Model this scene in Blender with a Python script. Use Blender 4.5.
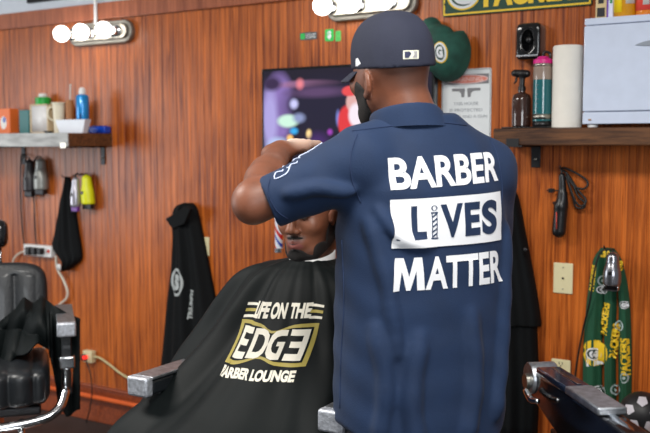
import bpy, bmesh, math, random
import numpy as np
from mathutils import Vector, Matrix
from mathutils.bvhtree import BVHTree
random.seed(4)
sc = bpy.context.scene
for o in list(bpy.data.objects): bpy.data.objects.remove(o)
# ------------------------------------------------------------------ camera
FPX = 903.0                      # focal length in pixels of a 650 px wide frame (50 mm on 36 mm)
YAW = math.radians(32.0)         # camera looks left of the wall's normal
PIT = math.radians(4.5)          # and slightly down
CAMZ = 1.5
WALL = 3.44                      # distance of the panelled wall
cd = bpy.data.cameras.new('camera'); cam = bpy.data.objects.new('camera', cd)
sc.collection.objects.link(cam); sc.camera = cam
cd.sensor_width = 36.0; cd.lens = 36.0*FPX/650.0
cam.location = (0, 0, CAMZ); cam.rotation_euler = (math.pi/2-PIT, 0, YAW)
cd.clip_start = 0.05; cd.clip_end = 50
cd.dof.use_dof = True; cd.dof.focus_distance = 2.3; cd.dof.aperture_fstop = 4.2
# ------------------------------------------------------------------ light and exposure
sc.view_settings.view_transform = 'Standard'; sc.view_settings.look = 'None'
sc.view_settings.gamma = 1.0; sc.view_settings.use_curve_mapping = False
sc.view_settings.exposure = 0.42
w = bpy.data.worlds.new('world'); sc.world = w; w.use_nodes = True
w.node_tree.nodes['Background'].inputs[0].default_value = (0.90, 0.94, 1.0, 1)
w.node_tree.nodes['Background'].inputs[1].default_value = 0.17
def area(name, loc, aim, sx, sy, power, col=(1, 1, 1)):
    l = bpy.data.lights.new(name, 'AREA'); l.shape = 'RECTANGLE'; l.size = sx; l.size_y = sy
    l.energy = power; l.color = col
    o = bpy.data.objects.new(name, l); sc.collection.objects.link(o); o.location = loc
    o.rotation_euler = (Vector(aim)-Vector(loc)).to_track_quat('-Z', 'Y').to_euler()
    return o
area('ceiling_light', (-0.3, 0.9, 2.72), (-0.3, 0.9, 0), 1.2, 0.6, 52, (1, 0.97, 0.92))
area('ceiling_light', (-2.9, 1.0, 2.72), (-2.9, 1.0, 0), 1.2, 0.6, 60, (1, 0.97, 0.92))
area('daylight_window', (1.6, -1.6, 1.9), (-0.6, 2.6, 1.1), 1.6, 1.4, 48, (0.92, 0.96, 1.0))
area('daylight_window', (-6.2, 0.9, 1.5), (-2.0, 3.4, 1.2), 1.6, 1.6, 36, (0.95, 0.98, 1.0))
# ------------------------------------------------------------------ coordinates
def ray(px, py):
    x = (px-325.0)/FPX; y = (216.5-py)/FPX
    return Vector((x, math.cos(PIT)+y*math.sin(PIT), -math.sin(PIT)+y*math.cos(PIT)))
RZ = Matrix.Rotation(YAW, 3, 'Z')
def q(px, py, d):
    """point at distance d ahead of the camera, in axes turned with the camera's heading"""
    r = ray(px, py); r = r*(d/r.y); return Vector((r.x, r.y, r.z+CAMZ))
def W(px, py, off=0.0):
    """world point on the plane off metres in front of the wall"""
    r = RZ @ ray(px, py); r = r*((WALL-off)/r.y); return Vector((r.x, r.y, r.z+CAMZ))
def Q2W(v): return RZ @ Vector(v)
# ------------------------------------------------------------------ materials
def lin(c):
    return tuple(((x/255.)/12.92 if x/255. <= .04045 else ((x/255.+.055)/1.055)**2.4) for x in c)+(1.0,)
def newmat(name):
    m = bpy.data.materials.new(name); m.use_nodes = True
    return m, m.node_tree, m.node_tree.nodes['Principled BSDF']
def mat(name, rgb, rough=.5, metal=0., var=0., vs=20., bump=0., bs=200., emit=0., trans=0., sheen=0., coat=0., stretch=(1, 1, 1), alpha=1., spec=.5):
    m, t, b = newmat(name); c = lin(rgb)
    b.inputs['Base Color'].default_value = c; b.inputs['Roughness'].default_value = rough
    b.inputs['Metallic'].default_value = metal
    b.inputs['Specular IOR Level'].default_value = spec
    if trans: b.inputs['Transmission Weight'].default_value = trans
    if sheen: b.inputs['Sheen Weight'].default_value = sheen
    if coat: b.inputs['Coat Weight'].default_value = coat; b.inputs['Coat Roughness'].default_value = .08
    if emit: b.inputs['Emission Color'].default_value = c; b.inputs['Emission Strength'].default_value = emit
    if alpha < 1: b.inputs['Alpha'].default_value = alpha
    tc = t.nodes.new('ShaderNodeTexCoord'); mp = t.nodes.new('ShaderNodeMapping')
    mp.inputs['Scale'].default_value = stretch; t.links.new(tc.outputs['Object'], mp.inputs[0])
    n = t.nodes.new('ShaderNodeTexNoise'); n.inputs['Scale'].default_value = vs; n.inputs['Detail'].default_value = 4
    t.links.new(mp.outputs[0], n.inputs['Vector'])
    v = max(var, .03)
    mr = t.nodes.new('ShaderNodeMapRange'); mr.inputs[1].default_value = .3; mr.inputs[2].default_value = .7
    mr.inputs[3].default_value = 1-v; mr.inputs[4].default_value = 1+v
    t.links.new(n.outputs[0], mr.inputs[0])
    mx = t.nodes.new('ShaderNodeVectorMath'); mx.operation = 'SCALE'; mx.inputs[0].default_value = c[:3]
    t.links.new(mr.outputs[0], mx.inputs['Scale']); t.links.new(mx.outputs[0], b.inputs['Base Color'])
    if bump:
        n2 = t.nodes.new('ShaderNodeTexNoise'); n2.inputs['Scale'].default_value = bs; n2.inputs['Detail'].default_value = 3
        t.links.new(mp.outputs[0], n2.inputs['Vector'])
        bp = t.nodes.new('ShaderNodeBump'); bp.inputs['Strength'].default_value = bump; bp.inputs['Distance'].default_value = .004
        t.links.new(n2.outputs[0], bp.inputs['Height']); t.links.new(bp.outputs[0], b.inputs['Normal'])
    return m
def blobs(m, base, items, target=('Base Color',)):
    """mix soft ellipsoids of colour, given in the object's own axes, over a base colour"""
    t = m.node_tree; b = t.nodes['Principled BSDF']
    tc = t.nodes.new('ShaderNodeTexCoord')
    if isinstance(base, tuple):
        r = t.nodes.new('ShaderNodeRGB'); r.outputs[0].default_value = lin(base); cur = r.outputs[0]
    else: cur = base
    for (c, rad, col, soft) in items:
        s = t.nodes.new('ShaderNodeVectorMath'); s.operation = 'SUBTRACT'; s.inputs[1].default_value = c
        t.links.new(tc.outputs['Object'], s.inputs[0])
        d = t.nodes.new('ShaderNodeVectorMath'); d.operation = 'DIVIDE'; d.inputs[1].default_value = rad
        t.links.new(s.outputs[0], d.inputs[0])
        l = t.nodes.new('ShaderNodeVectorMath'); l.operation = 'LENGTH'; t.links.new(d.outputs[0], l.inputs[0])
        mr = t.nodes.new('ShaderNodeMapRange'); mr.inputs[1].default_value = 1-soft; mr.inputs[2].default_value = 1+soft
        mr.inputs[3].default_value = 1; mr.inputs[4].default_value = 0; t.links.new(l.outputs[1], mr.inputs[0])
        mx = t.nodes.new('ShaderNodeMix'); mx.data_type = 'RGBA'
        t.links.new(mr.outputs[0], mx.inputs[0]); t.links.new(cur, mx.inputs[6]); mx.inputs[7].default_value = lin(col)
        cur = mx.outputs[2]
    for k in target: t.links.new(cur, b.inputs[k])
    return cur
def wood(name, dark, light, sx=34., sz=1.3, rough=.38, axis='z', coat=.25, blotch=.18):
    m, t, b = newmat(name)
    tc = t.nodes.new('ShaderNodeTexCoord'); mp = t.nodes.new('ShaderNodeMapping')
    mp.inputs['Scale'].default_value = {'z': (sx, sx, sz), 'x': (sz, sx, sx), 'y': (sx, sz, sx)}[axis]
    t.links.new(tc.outputs['Object'], mp.inputs[0])
    n = t.nodes.new('ShaderNodeTexNoise'); n.inputs['Scale'].default_value = 2.; n.inputs['Detail'].default_value = 6; n.inputs['Roughness'].default_value = .6
    n.inputs['Distortion'].default_value = 1.2
    t.links.new(mp.outputs[0], n.inputs['Vector'])
    n3 = t.nodes.new('ShaderNodeTexNoise'); n3.inputs['Scale'].default_value = 2.2; n3.inputs['Detail'].default_value = 3
    t.links.new(tc.outputs['Object'], n3.inputs['Vector'])
    ad = t.nodes.new('ShaderNodeMath'); ad.operation = 'MULTIPLY_ADD'; ad.inputs[1].default_value = blotch*2; ad.inputs[2].default_value = -blotch
    t.links.new(n3.outputs[0], ad.inputs[0])
    a2 = t.nodes.new('ShaderNodeMath'); a2.operation = 'ADD'; t.links.new(n.outputs[0], a2.inputs[0]); t.links.new(ad.outputs[0], a2.inputs[1])
    r = t.nodes.new('ShaderNodeValToRGB'); r.color_ramp.elements[0].position = .33; r.color_ramp.elements[1].position = .66
    r.color_ramp.elements[0].color = lin(dark); r.color_ramp.elements[1].color = lin(light)
    t.links.new(a2.outputs[0], r.inputs[0]); t.links.new(r.outputs[0], b.inputs['Base Color'])
    b.inputs['Roughness'].default_value = rough; b.inputs['Specular IOR Level'].default_value = .35
    b.inputs['Coat Weight'].default_value = coat; b.inputs['Coat Roughness'].default_value = .25
    bp = t.nodes.new('ShaderNodeBump'); bp.inputs['Strength'].default_value = .12; bp.inputs['Distance'].default_value = .003
    t.links.new(n.outputs[0], bp.inputs['Height']); t.links.new(bp.outputs[0], b.inputs['Normal'])
    return m
# ------------------------------------------------------------------ objects
def tag(o, label=None, cat=None, group=None, kind=None):
    if label: o['label'] = label
    if cat: o['category'] = cat
    if group: o['group'] = group
    if kind: o['kind'] = kind
    return o
def root(name, loc, label, cat, group=None, rz=0.):
    o = bpy.data.objects.new(name, None); sc.collection.objects.link(o); o.empty_display_size = .05
    o.location = loc; o.rotation_euler = (0, 0, rz); return tag(o, label, cat, group)
def mesh(name, v, f, m, parent=None, org=(0, 0, 0), smooth=True, bevel=0., solid=0., sub=0, angle=None):
    """link one mesh object; vertices given in the parent's frame offset by org"""
    me = bpy.data.meshes.new(name)
    v = np.asarray(v, dtype=float)-np.asarray(org, dtype=float)
    me.from_pydata(v.tolist(), [], [list(map(int, a)) for a in f]); me.update()
    if smooth:
        me.polygons.foreach_set('use_smooth', [True]*len(me.polygons))
    if m: me.materials.append(m)
    o = bpy.data.objects.new(name, me); sc.collection.objects.link(o)
    if parent: o.parent = parent
    if solid:
        s = o.modifiers.new('solid', 'SOLIDIFY'); s.thickness = solid; s.offset = 0
    if bevel:
        b = o.modifiers.new('bevel', 'BEVEL'); b.width = bevel; b.segments = 3; b.limit_method = 'ANGLE'; b.angle_limit = math.radians(40)
    if sub:
        s = o.modifiers.new('sub', 'SUBSURF'); s.levels = sub; s.render_levels = sub
    if smooth and (bevel or angle):
        try: me.set_sharp_from_angle(angle=math.radians(angle or 50))
        except Exception: pass
    return o
def join(*parts):
    V = []; F = []
    for v, f in parts:
        n = len(V); V += [tuple(a) for a in v]; F += [[i+n for i in a] for a in f]
    return V, F
def boxm(x0, x1, y0, y1, z0, z1):
    v = [(x, y, z) for x in (x0, x1) for y in (y0, y1) for z in (z0, z1)]
    return v, [(0, 1, 3, 2), (4, 6, 7, 5), (0, 4, 5, 1), (2, 3, 7, 6), (0, 2, 6, 4), (1, 5, 7, 3)]
def lathe(prof, c=(0, 0, 0), seg=28, axis='z', sx=1., sy=1.):
    v = []; f = []
    for r, z in prof:
        for i in range(seg):
            a = 2*math.pi*i/seg; p = (r*math.cos(a)*sx, r*math.sin(a)*sy, z)
            if axis == 'y': p = (p[0], z, p[1])
            if axis == 'x': p = (z, p[0], p[1])
            v.append((c[0]+p[0], c[1]+p[1], c[2]+p[2]))
    for k in range(len(prof)-1):
        for i in range(seg):
            j = (i+1) % seg; f.append((k*seg+i, k*seg+j, (k+1)*seg+j, (k+1)*seg+i))
    f.append(list(range(seg))[::-1]); f.append([(len(prof)-1)*seg+i for i in range(seg)])
    if axis == 'y': f = [list(a)[::-1] for a in f]
    return v, f
def crom(pts, n=8):
    P = [np.array(p, float) for p in pts]; P = [2*P[0]-P[1]]+P+[2*P[-1]-P[-2]]; out = []
    for i in range(1, len(P)-2):
        for k in range(n):
            t = k/n; a, b, c, d = P[i-1], P[i], P[i+1], P[i+2]
            out.append(.5*((2*b)+(-a+c)*t+(2*a-5*b+4*c-d)*t*t+(-a+3*b-3*c+d)*t**3))
    out.append(P[-2]); return out
def tube(pts, r, seg=8, n=8, smooth=True, flat=1.):
    P = crom(pts, n) if smooth and len(pts) > 2 else [np.array(p, float) for p in pts]
    R = r if hasattr(r, '__len__') else [r]*len(pts)
    RR = np.interp(np.linspace(0, 1, len(P)), np.linspace(0, 1, len(R)), R)
    v = []; f = []; up = np.array((0.12, 0.21, 1.)); prev = None
    for i, p in enumerate(P):
        t = P[min(i+1, len(P)-1)]-P[max(i-1, 0)]; t = t/(np.linalg.norm(t)+1e-9)
        if prev is None:
            prev = np.cross(t, up)
            if np.linalg.norm(prev) < .1: prev = np.cross(t, (1, 0, 0))
        a = prev-t*np.dot(prev, t); a /= np.linalg.norm(a)+1e-9; prev = a; b = np.cross(t, a)
        for k in range(seg):
            an = 2*math.pi*k/seg; v.append(tuple(p+RR[i]*(math.cos(an)*a+math.sin(an)*b*flat)))
    for i in range(len(P)-1):
        for k in range(seg):
            j = (k+1) % seg; f.append((i*seg+k, i*seg+j, (i+1)*seg+j, (i+1)*seg+k))
    f.append(list(range(seg))[::-1]); f.append([(len(P)-1)*seg+k for k in range(seg)])
    return v, f
def prism(pts, y0, y1):
    """outline in (x, z), extruded along y"""
    n = len(pts); v = [(x, y0, z) for x, z in pts]+[(x, y1, z) for x, z in pts]
    f = [list(range(n)), list(range(2*n-1, n-1, -1))]+[(i, i+n, (i+1) % n+n, (i+1) % n) for i in range(n)]
    return v, f
def rrect(x0, x1, z0, z1, r, n=5):
    out = []
    for cx, cz, a0 in ((x1-r, z1-r, 0), (x0+r, z1-r, 90), (x0+r, z0+r, 180), (x1-r, z0+r, 270)):
        for k in range(n+1):
            a = math.radians(a0+90*k/n); out.append((cx+r*math.cos(a), cz+r*math.sin(a)))
    return out[::-1]
def ellp(cx, cz, rx, rz, n=28): return [(cx+rx*math.cos(-2*math.pi*i/n), cz+rz*math.sin(-2*math.pi*i/n)) for i in range(n)]
# ------------------------------------------------------------------ lettering and marks as geometry
def text2d(s, x0, x1, z0, z1, bold=.03, shear=0.):
    c = bpy.data.curves.new('t', 'FONT'); c.body = s; c.offset = bold; c.resolution_u = 7; c.shear = shear
    o = bpy.data.objects.new('t', c); sc.collection.objects.link(o)
    bpy.context.view_layer.update()
    me = o.evaluated_get(bpy.context.evaluated_depsgraph_get()).to_mesh()
    v = np.array([tuple(a.co) for a in me.vertices])[:, :2]; f = [list(p.vertices) for p in me.polygons]
    bpy.data.objects.remove(o); bpy.data.curves.remove(c)
    lo = v.min(0); hi = v.max(0); v = (v-lo)/(hi-lo)
    return [(x0+a*(x1-x0), z0+b*(z1-z0)) for a, b in v], f
def poly2d(pts): return list(pts), [list(range(len(pts)))]
def ring2d(cx, cz, rx, rz, w, n=36):
    o = ellp(cx, cz, rx, rz, n); i = ellp(cx, cz, rx-w, rz-w, n)
    return o+i, [(k, (k+1) % n, n+(k+1) % n, n+k) for k in range(n)]
def frame2d(x0, x1, z0, z1, w):
    o = [(x0, z0), (x1, z0), (x1, z1), (x0, z1)]; i = [(x0+w, z0+w), (x1-w, z0+w), (x1-w, z1-w), (x0+w, z1-w)]
    return o+i, [(k, (k+1) % 4, 4+(k+1) % 4, 4+k) for k in range(4)]
def j2(*a):
    V = []; F = []
    for v, f in a:
        n = len(V); V += list(v); F += [[i+n for i in p] for p in f]
    return V, F
def flat(name, m2, m, parent, O, U, lift=.001, th=.0008, V=(0, 0, 1), org=(0, 0, 0)):
    """a thin printed layer on a flat face; U, V span the face, the normal is U x V"""
    O = np.array(O, float); U = np.array(U, float); V = np.array(V, float); N = np.cross(U, V)
    v, f = m2
    vv = [O+U*a+V*b+N*lift for a, b in v]
    o = mesh(name, vv, f, m, parent, org, smooth=False)
    bm = bmesh.new(); bm.from_mesh(o.data); bmesh.ops.recalc_face_normals(bm, faces=bm.faces)
    r = bmesh.ops.extrude_face_region(bm, geom=list(bm.faces)); 
    bmesh.ops.translate(bm, vec=Vector(N*th), verts=[e for e in r['geom'] if isinstance(e, bmesh.types.BMVert)])
    bmesh.ops.recalc_face_normals(bm, faces=bm.faces); bm.to_mesh(o.data); bm.free()
    return o
def wrap(name, m2, m, parent, bvh, O, U, D, lift=.0015, step=.012, org=(0, 0, 0), V=(0, 0, 1), warp=None):
    """print a flat design onto a curved surface: every vertex is carried along D until it meets the surface"""
    O = Vector(O); U = Vector(U); V = Vector(V); D = Vector(D).normalized()
    bm = bmesh.new(); vs = [bm.verts.new((a, b, 0)) for a, b in m2[0]]
    for p in m2[1]:
        try: bm.faces.new([vs[i] for i in p])
        except ValueError: pass
    A = np.array(m2[0]); lo = A.min(0); hi = A.max(0)
    for ax in (0, 1):
        k = lo[ax]+step
        while k < hi[ax]:
            co = [0, 0, 0]; co[ax] = k; no = [0, 0, 0]; no[ax] = 1
            bmesh.ops.bisect_plane(bm, geom=list(bm.verts)+list(bm.edges)+list(bm.faces), plane_co=co, plane_no=no, dist=1e-6)
            k += step
    bmesh.ops.triangulate(bm, faces=bm.faces)
    for v in bm.verts:
        a, b = (v.co.x, v.co.y) if warp is None else warp(v.co.x, v.co.y)
        p = O+U*a+V*b-D*.6
        h = bvh.ray_cast(p, D, 1.6)
        v.co = (h[0]-D*lift) if h[0] is not None else (p+D*.6)
        v.co -= Vector(org)
    for fa in bm.faces: fa.smooth = True
    fl = [fa for fa in bm.faces if fa.normal.dot(D) > 0]
    if fl: bmesh.ops.reverse_faces(bm, faces=fl)
    me = bpy.data.meshes.new(name); bm.to_mesh(me); bm.free(); me.materials.append(m)
    o = bpy.data.objects.new(name, me); sc.collection.objects.link(o); o.parent = parent
    return o
def bvh_of(v, f): return BVHTree.FromPolygons([tuple(map(float, a)) for a in v], [tuple(map(int, a)) for a in f])
# ------------------------------------------------------------------ sculpting: a distance field and its surface
class Field:
    def __init__(s, lo, hi, h):
        s.lo = np.array(lo, float); s.h = h; s.n = (np.ceil((np.array(hi)-s.lo)/h).astype(int)+1)
        s.ax = [(s.lo[i]+h*np.arange(s.n[i])).astype(np.float32) for i in range(3)]
        s.f = np.full(tuple(s.n), .5, np.float32)
    def sl(s, lo, hi):
        a = [int(max(0, math.floor((lo[i]-s.lo[i])/s.h))) for i in range(3)]
        b = [int(min(s.n[i], math.ceil((hi[i]-s.lo[i])/s.h)+1)) for i in range(3)]
        if any(b[i] <= a[i] for i in range(3)): return None, None
        S = tuple(slice(a[i], b[i]) for i in range(3))
        return S, np.meshgrid(s.ax[0][S[0]], s.ax[1][S[1]], s.ax[2][S[2]], indexing='ij', sparse=True)
    def comb(s, S, d, k, op):
        a = s.f[S]
        if op == 'add':
            if k > 0:
                h = np.clip(.5+.5*(a-d)/k, 0, 1); s.f[S] = a*(1-h)+d*h-k*h*(1-h)
            else: s.f[S] = np.minimum(a, d)
        else:
            d = -d
            if k > 0:
                h = np.clip(.5-.5*(a-d)/k, 0, 1); s.f[S] = a*(1-h)+d*h+k*h*(1-h)
            else: s.f[S] = np.maximum(a, d)
    def cap(s, a, b, ra, rb=None, k=.02, op='add', cut=None):
        rb = ra if rb is None else rb; a = np.array(a, float); b = np.array(b, float); R = max(ra, rb)+k+3*s.h
        S, G = s.sl(np.minimum(a, b)-R, np.maximum(a, b)+R)
        if S is None: return
        ab = b-a; L = float(ab@ab)+1e-12
        t = ((G[0]-a[0])*ab[0]+(G[1]-a[1])*ab[1]+(G[2]-a[2])*ab[2])/L; tc = np.clip(t, 0, 1)
        d = np.sqrt((G[0]-a[0]-tc*ab[0])**2+(G[1]-a[1]-tc*ab[1])**2+(G[2]-a[2]-tc*ab[2])**2)-(ra+(rb-ra)*tc)
        if cut is not None: d = np.maximum(d, (t-cut)*math.sqrt(L))
        s.comb(S, d.astype(np.float32), k, op)
    def ell(s, c, r, k=.02, op='add', rot=None, ex=2.):
        """rot: 3x3 matrix whose columns are the ellipsoid's axes"""
        c = np.array(c, float); r = np.array(r, float); R = (max(r)+k+3*s.h)
        S, G = s.sl(c-R, c+R)
        if S is None: return
        p = [G[i]-c[i] for i in range(3)]
        if rot is not None:
            M = np.array(rot); p = [M[0][i]*p[0]+M[1][i]*p[1]+M[2][i]*p[2] for i in range(3)]
        if ex == 2.:
            k0 = np.sqrt(sum((p[i]/r[i])**2 for i in range(3))); k1 = np.sqrt(sum((p[i]/r[i]**2)**2 for i in range(3)))+1e-9
            d = k0*(k0-1)/k1
        else:
            k0 = sum(np.abs(p[i]/r[i])**ex for i in range(3))**(1/ex); d = (k0-1)*min(r)
        s.comb(S, d.astype(np.float32), k, op)
    def col(s, rows, T, k=.02, op='add', ex=2.3):
        """rows of (z, cx, cy, a, b): an upright body of oval sections, T the unit sideways direction"""
        rows = sorted(rows); z = [r[0] for r in rows]; A = np.array(rows); m = max(A[:, 3].max(), A[:, 4].max())+k+.03
        S, G = s.sl((A[:, 1].min()-m, A[:, 2].min()-m, z[0]-.02), (A[:, 1].max()+m, A[:, 2].max()+m, z[-1]+.02))
        I = [np.interp(G[2], z, A[:, i]) for i in (1, 2, 3, 4)]
        u = (G[0]-I[0])*T[0]+(G[1]-I[1])*T[1]; v = -(G[0]-I[0])*T[1]+(G[1]-I[1])*T[0]
        d = ((np.abs(u/I[2])**ex+np.abs(v/I[3])**ex)**(1/ex)-1)*np.minimum(I[2], I[3])
        d = np.maximum(d, np.maximum(z[0]-G[2], G[2]-z[-1]))
        s.comb(S, d.astype(np.float32), k, op)
    def plane(s, c, n):
        """keep the side the normal points away from"""
        G = np.meshgrid(*s.ax, indexing='ij', sparse=True)
        s.f = np.maximum(s.f, ((G[0]-c[0])*n[0]+(G[1]-c[1])*n[1]+(G[2]-c[2])*n[2]).astype(np.float32))
    def wave(s, fn):
        G = np.meshgrid(*s.ax, indexing='ij', sparse=True); s.f = s.f+fn(G[0], G[1], G[2]).astype(np.float32)
    def surf(s, it=1):
        f = s.f; h = s.h; ins = f < 0
        n = [a-1 for a in f.shape]
        cnt = np.zeros(n, np.int8); C = {}
        for i in (0, 1):
            for j in (0, 1):
                for k in (0, 1):
                    cnt += ins[i:i+n[0], j:j+n[1], k:k+n[2]]
        act = np.argwhere((cnt > 0) & (cnt < 8)); idx = np.full(n, -1, np.int32)
        idx[tuple(act.T)] = np.arange(len(act))
        pos = np.zeros((len(act), 3)); w = np.zeros(len(act))
        cr = [(i, j, k) for i in (0, 1) for j in (0, 1) for k in (0, 1)]
        val = {c: f[act[:, 0]+c[0], act[:, 1]+c[1], act[:, 2]+c[2]].astype(float) for c in cr}
        for c in cr:
            for ax in range(3):
                if c[ax] == 0:
                    e = list(c); e[ax] = 1; e = tuple(e); a = val[c]; b = val[e]; m = (a < 0) != (b < 0)
                    t = np.where(m, a/np.where(m, a-b, 1), 0); p = np.tile(np.array(c, float), (len(act), 1)); p[:, ax] += t
                    pos += p*m[:, None]; w += m
        V = (act+pos/w[:, None])*h+s.lo; F = []
        for ax in range(3):
            u, v = [(1, 2), (2, 0), (0, 1)][ax]
            A = [slice(None)]*3; B = [slice(None)]*3; A[ax] = slice(0, -1); B[ax] = slice(1, None)
            a = ins[tuple(A)]; b = ins[tuple(B)]; e = np.argwhere(a != b); e = e[(e[:, u] > 0) & (e[:, v] > 0) & (e[:, u] < n[u]) & (e[:, v] < n[v])]
            if not len(e): continue
            def g(du, dv):
                k = e.copy(); k[:, u] -= du; k[:, v] -= dv; return idx[k[:, 0], k[:, 1], k[:, 2]]
            Qd = np.stack([g(1, 1), g(0, 1), g(0, 0), g(1, 0)], 1)
            fl = ~a[e[:, 0], e[:, 1], e[:, 2]]; Qd[fl] = Qd[fl][:, ::-1]; F.append(Qd)
        F = np.concatenate(F); F = F[(F >= 0).all(1)]
        E = np.concatenate([F[:, [0, 1]], F[:, [1, 2]], F[:, [2, 3]], F[:, [3, 0]]])
        for _ in range(it):
            acc = np.zeros_like(V); c = np.zeros(len(V))
            for a, b in ((0, 1), (1, 0)):
                for d in range(3): acc[:, d] += np.bincount(E[:, a], V[E[:, b], d], len(V))
                c += np.bincount(E[:, a], minlength=len(V))
            V = .5*V+.5*acc/np.maximum(c, 1)[:, None]
        return V, F
def rotz(a):
    c, s_ = math.cos(a), math.sin(a); return np.array([[c, -s_, 0], [s_, c, 0], [0, 0, 1]])
# ================================================================== materials used throughout
M = {}
M['panel'] = wood('varnished_panel', (106, 40, 8), (206, 110, 42), 34, .9, .36, coat=.10, blotch=.2)
M['trim'] = wood('varnished_trim', (134, 68, 40), (180, 102, 66), 1.2, 20, .4, axis='x', blotch=.05)
M['base'] = wood('baseboard_wood', (112, 46, 20), (160, 76, 36), 25, 25, .4, axis='x')
M['white_wall'] = mat('white_paint', (214, 222, 232), .7, var=.03, bump=.05)
M['floor'] = mat('dark_floor', (40, 36, 34), .5, var=.3, vs=8)
M['ceil'] = mat('ceiling_paint', (225, 225, 222), .8)
M['chrome'] = mat('chrome', (215, 218, 222), .14, 1.)
M['nickel'] = mat('brushed_nickel', (172, 168, 158), .35, 1.)
M['capend'] = mat('worn_chrome_face', (186, 190, 198), .5, .7, var=.3, vs=80, bump=.4, bs=200)
M['scuffed'] = mat('scuffed_chrome', (170, 174, 180), .42, 1., var=.25, vs=60, bump=.2, bs=160)
M['steel'] = mat('dark_steel', (58, 58, 60), .45, .8)
M['black'] = mat('black_plastic', (18, 18, 20), .35)
M['blackgloss'] = mat('gloss_black', (14, 14, 16), .12, coat=.6)
M['leather'] = mat('black_leather', (20, 24, 28), .42, var=.2, bump=.25, bs=90, coat=.15)
M['white'] = mat('white_plastic', (228, 228, 228), .4)
M['cream'] = mat('cream_plastic', (222, 212, 170), .4)
M['bulb'] = mat('lit_bulb', (255, 250, 240), .3, emit=4.6)
M['navy'] = mat('navy_twill', (11, 37, 70), .82, var=.10, vs=14, bump=.25, bs=420, sheen=.02)
M['navyseam'] = mat('navy_seam', (20, 40, 74), .85)
M['cap'] = mat('navy_wool', (34, 38, 56), .85, var=.08, bump=.3, bs=500)
M['print'] = mat('white_print', (226, 228, 232), .7, var=.03)
M['cloth'] = mat('black_cloth', (5, 8, 11), .85, spec=.25, var=.2, vs=9, bump=.2, bs=300)
M['cape'] = mat('black_nylon', (5, 11, 12), .62, spec=.18, var=.15, vs=6, bump=.04, bs=240)
M['gold'] = mat('gold_print', (160, 144, 62), .6)
M['ivory'] = mat('ivory_print', (222, 216, 200), .6)
M['pgreen'] = mat('team_green', (22, 66, 50), .6, var=.1)
M['pyellow'] = mat('team_yellow', (240, 200, 40), .5)
M['signwhite'] = mat('sign_white', (226, 230, 232), .3, coat=.5)
M['red'] = mat('red_print', (206, 70, 56), .5)
M['grey'] = mat('grey_print', (120, 120, 124), .5)
M['wire'] = mat('black_cord', (16, 15, 15), .5)
M['whitewire'] = mat('white_cord', (216, 210, 196), .5)
M['pipe'] = mat('copper_pipe', (255, 116, 56), .35, .1, var=.1)
M['shelfwood'] = wood('rough_shelf_wood', (58, 34, 20), (116, 76, 46), 22, 1.6, .6, axis='x', coat=0.)
# ================================================================== the room
XL, XR, YB, ZC, ZP = -7.2, 2.2, -2.6, 2.75, 2.17
ZP = W(0, 30, .012).z
XL_ = XL
def groove_wall(x0, x1, z0, z1, m):
    v = []; f = []; p = []; x = x0; sp = .0445; k = 0
    while x < x1-sp:
        p += [(x, 0), (x+sp-.005, 0), (x+sp-.0035, .0018), (x+sp-.0015, .0018)]; x += sp
    p += [(x, 0), (x1, 0)]
    for a, o in p: v += [(a, WALL+o, z0), (a, WALL+o, z1)]
    for i in range(len(p)-1): f.append((2*i, 2*i+2, 2*i+3, 2*i+1))
    return v, f
S = lambda o: tag(o, kind='structure')
wb_v, wb_f = groove_wall(XL, XR, 0, ZP+.02, None)
bk, bf = boxm(XL, XR, WALL+.004, WALL+.12, 0, ZC)
S(mesh('wall_back', *join((wb_v, wb_f), (bk, bf)), M['panel'], smooth=False))
zt = W(0, 14.5, .02).z
S(mesh('wall_back_upper', *boxm(XL, XR, WALL-.004, WALL+.004, zt-.02, ZC), M['white_wall'], smooth=False))
S(mesh('trim_1', *boxm(XL, XR, WALL-.022, WALL-.0041, ZP, zt), M['trim'], bevel=.003))
S(mesh('baseboard_back', *join(boxm(XL, XR, WALL-.018, WALL-.0005, 0, .185), boxm(XL, XR, WALL-.026, WALL-.0005, .185, .2)), M['base'], bevel=.003))
S(mesh('floor', *boxm(XL, XR, YB, WALL+.1, -.06, 0), M['floor'], smooth=False))
S(mesh('ceiling', *boxm(XL, XR, YB, WALL+.1, ZC, ZC+.06), M['ceil'], smooth=False))
# ------------------------------------------------------------------ things on the wall
def pipe_run():
    z = W(82, 394.5, .05).z; a = W(30, 400, .05).x; b = 1.6
    o = mesh('copper_pipe', *tube([(a, WALL-.05, z), (b, WALL-.05, z)], .0125, 12, smooth=False), M['pipe'])
    tag(o, 'bright copper pipe running along the wooden baseboard', 'pipe')
    for x in (a+.25, a+1.2, a+2.4): mesh('bracket', *boxm(x-.012, x+.012, WALL-.05, WALL-.017, z-.006, z+.006), M['steel'], o)
pipe_run()
# picture above the trim
p0 = W(27, 0, .02); p1 = W(102, 0, .02); zb = W(27, 3.2, .02).z
f_ = root('picture_frame', (p0.x, WALL, zb), 'dark framed board hanging on the white wall above the wood trim', 'picture')
for a, nm, mm, g in (((p0.x, p1.x, WALL-.022, WALL-.005, zb, zb+.3), 'frame', M['steel'], 0), ((p0.x+.02, p1.x-.02, WALL-.0235, WALL-.006, zb+.02, zb+.28), 'panel', M['black'], 0)):
    mesh(nm, *boxm(*a), mm, f_, f_.location)
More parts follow.
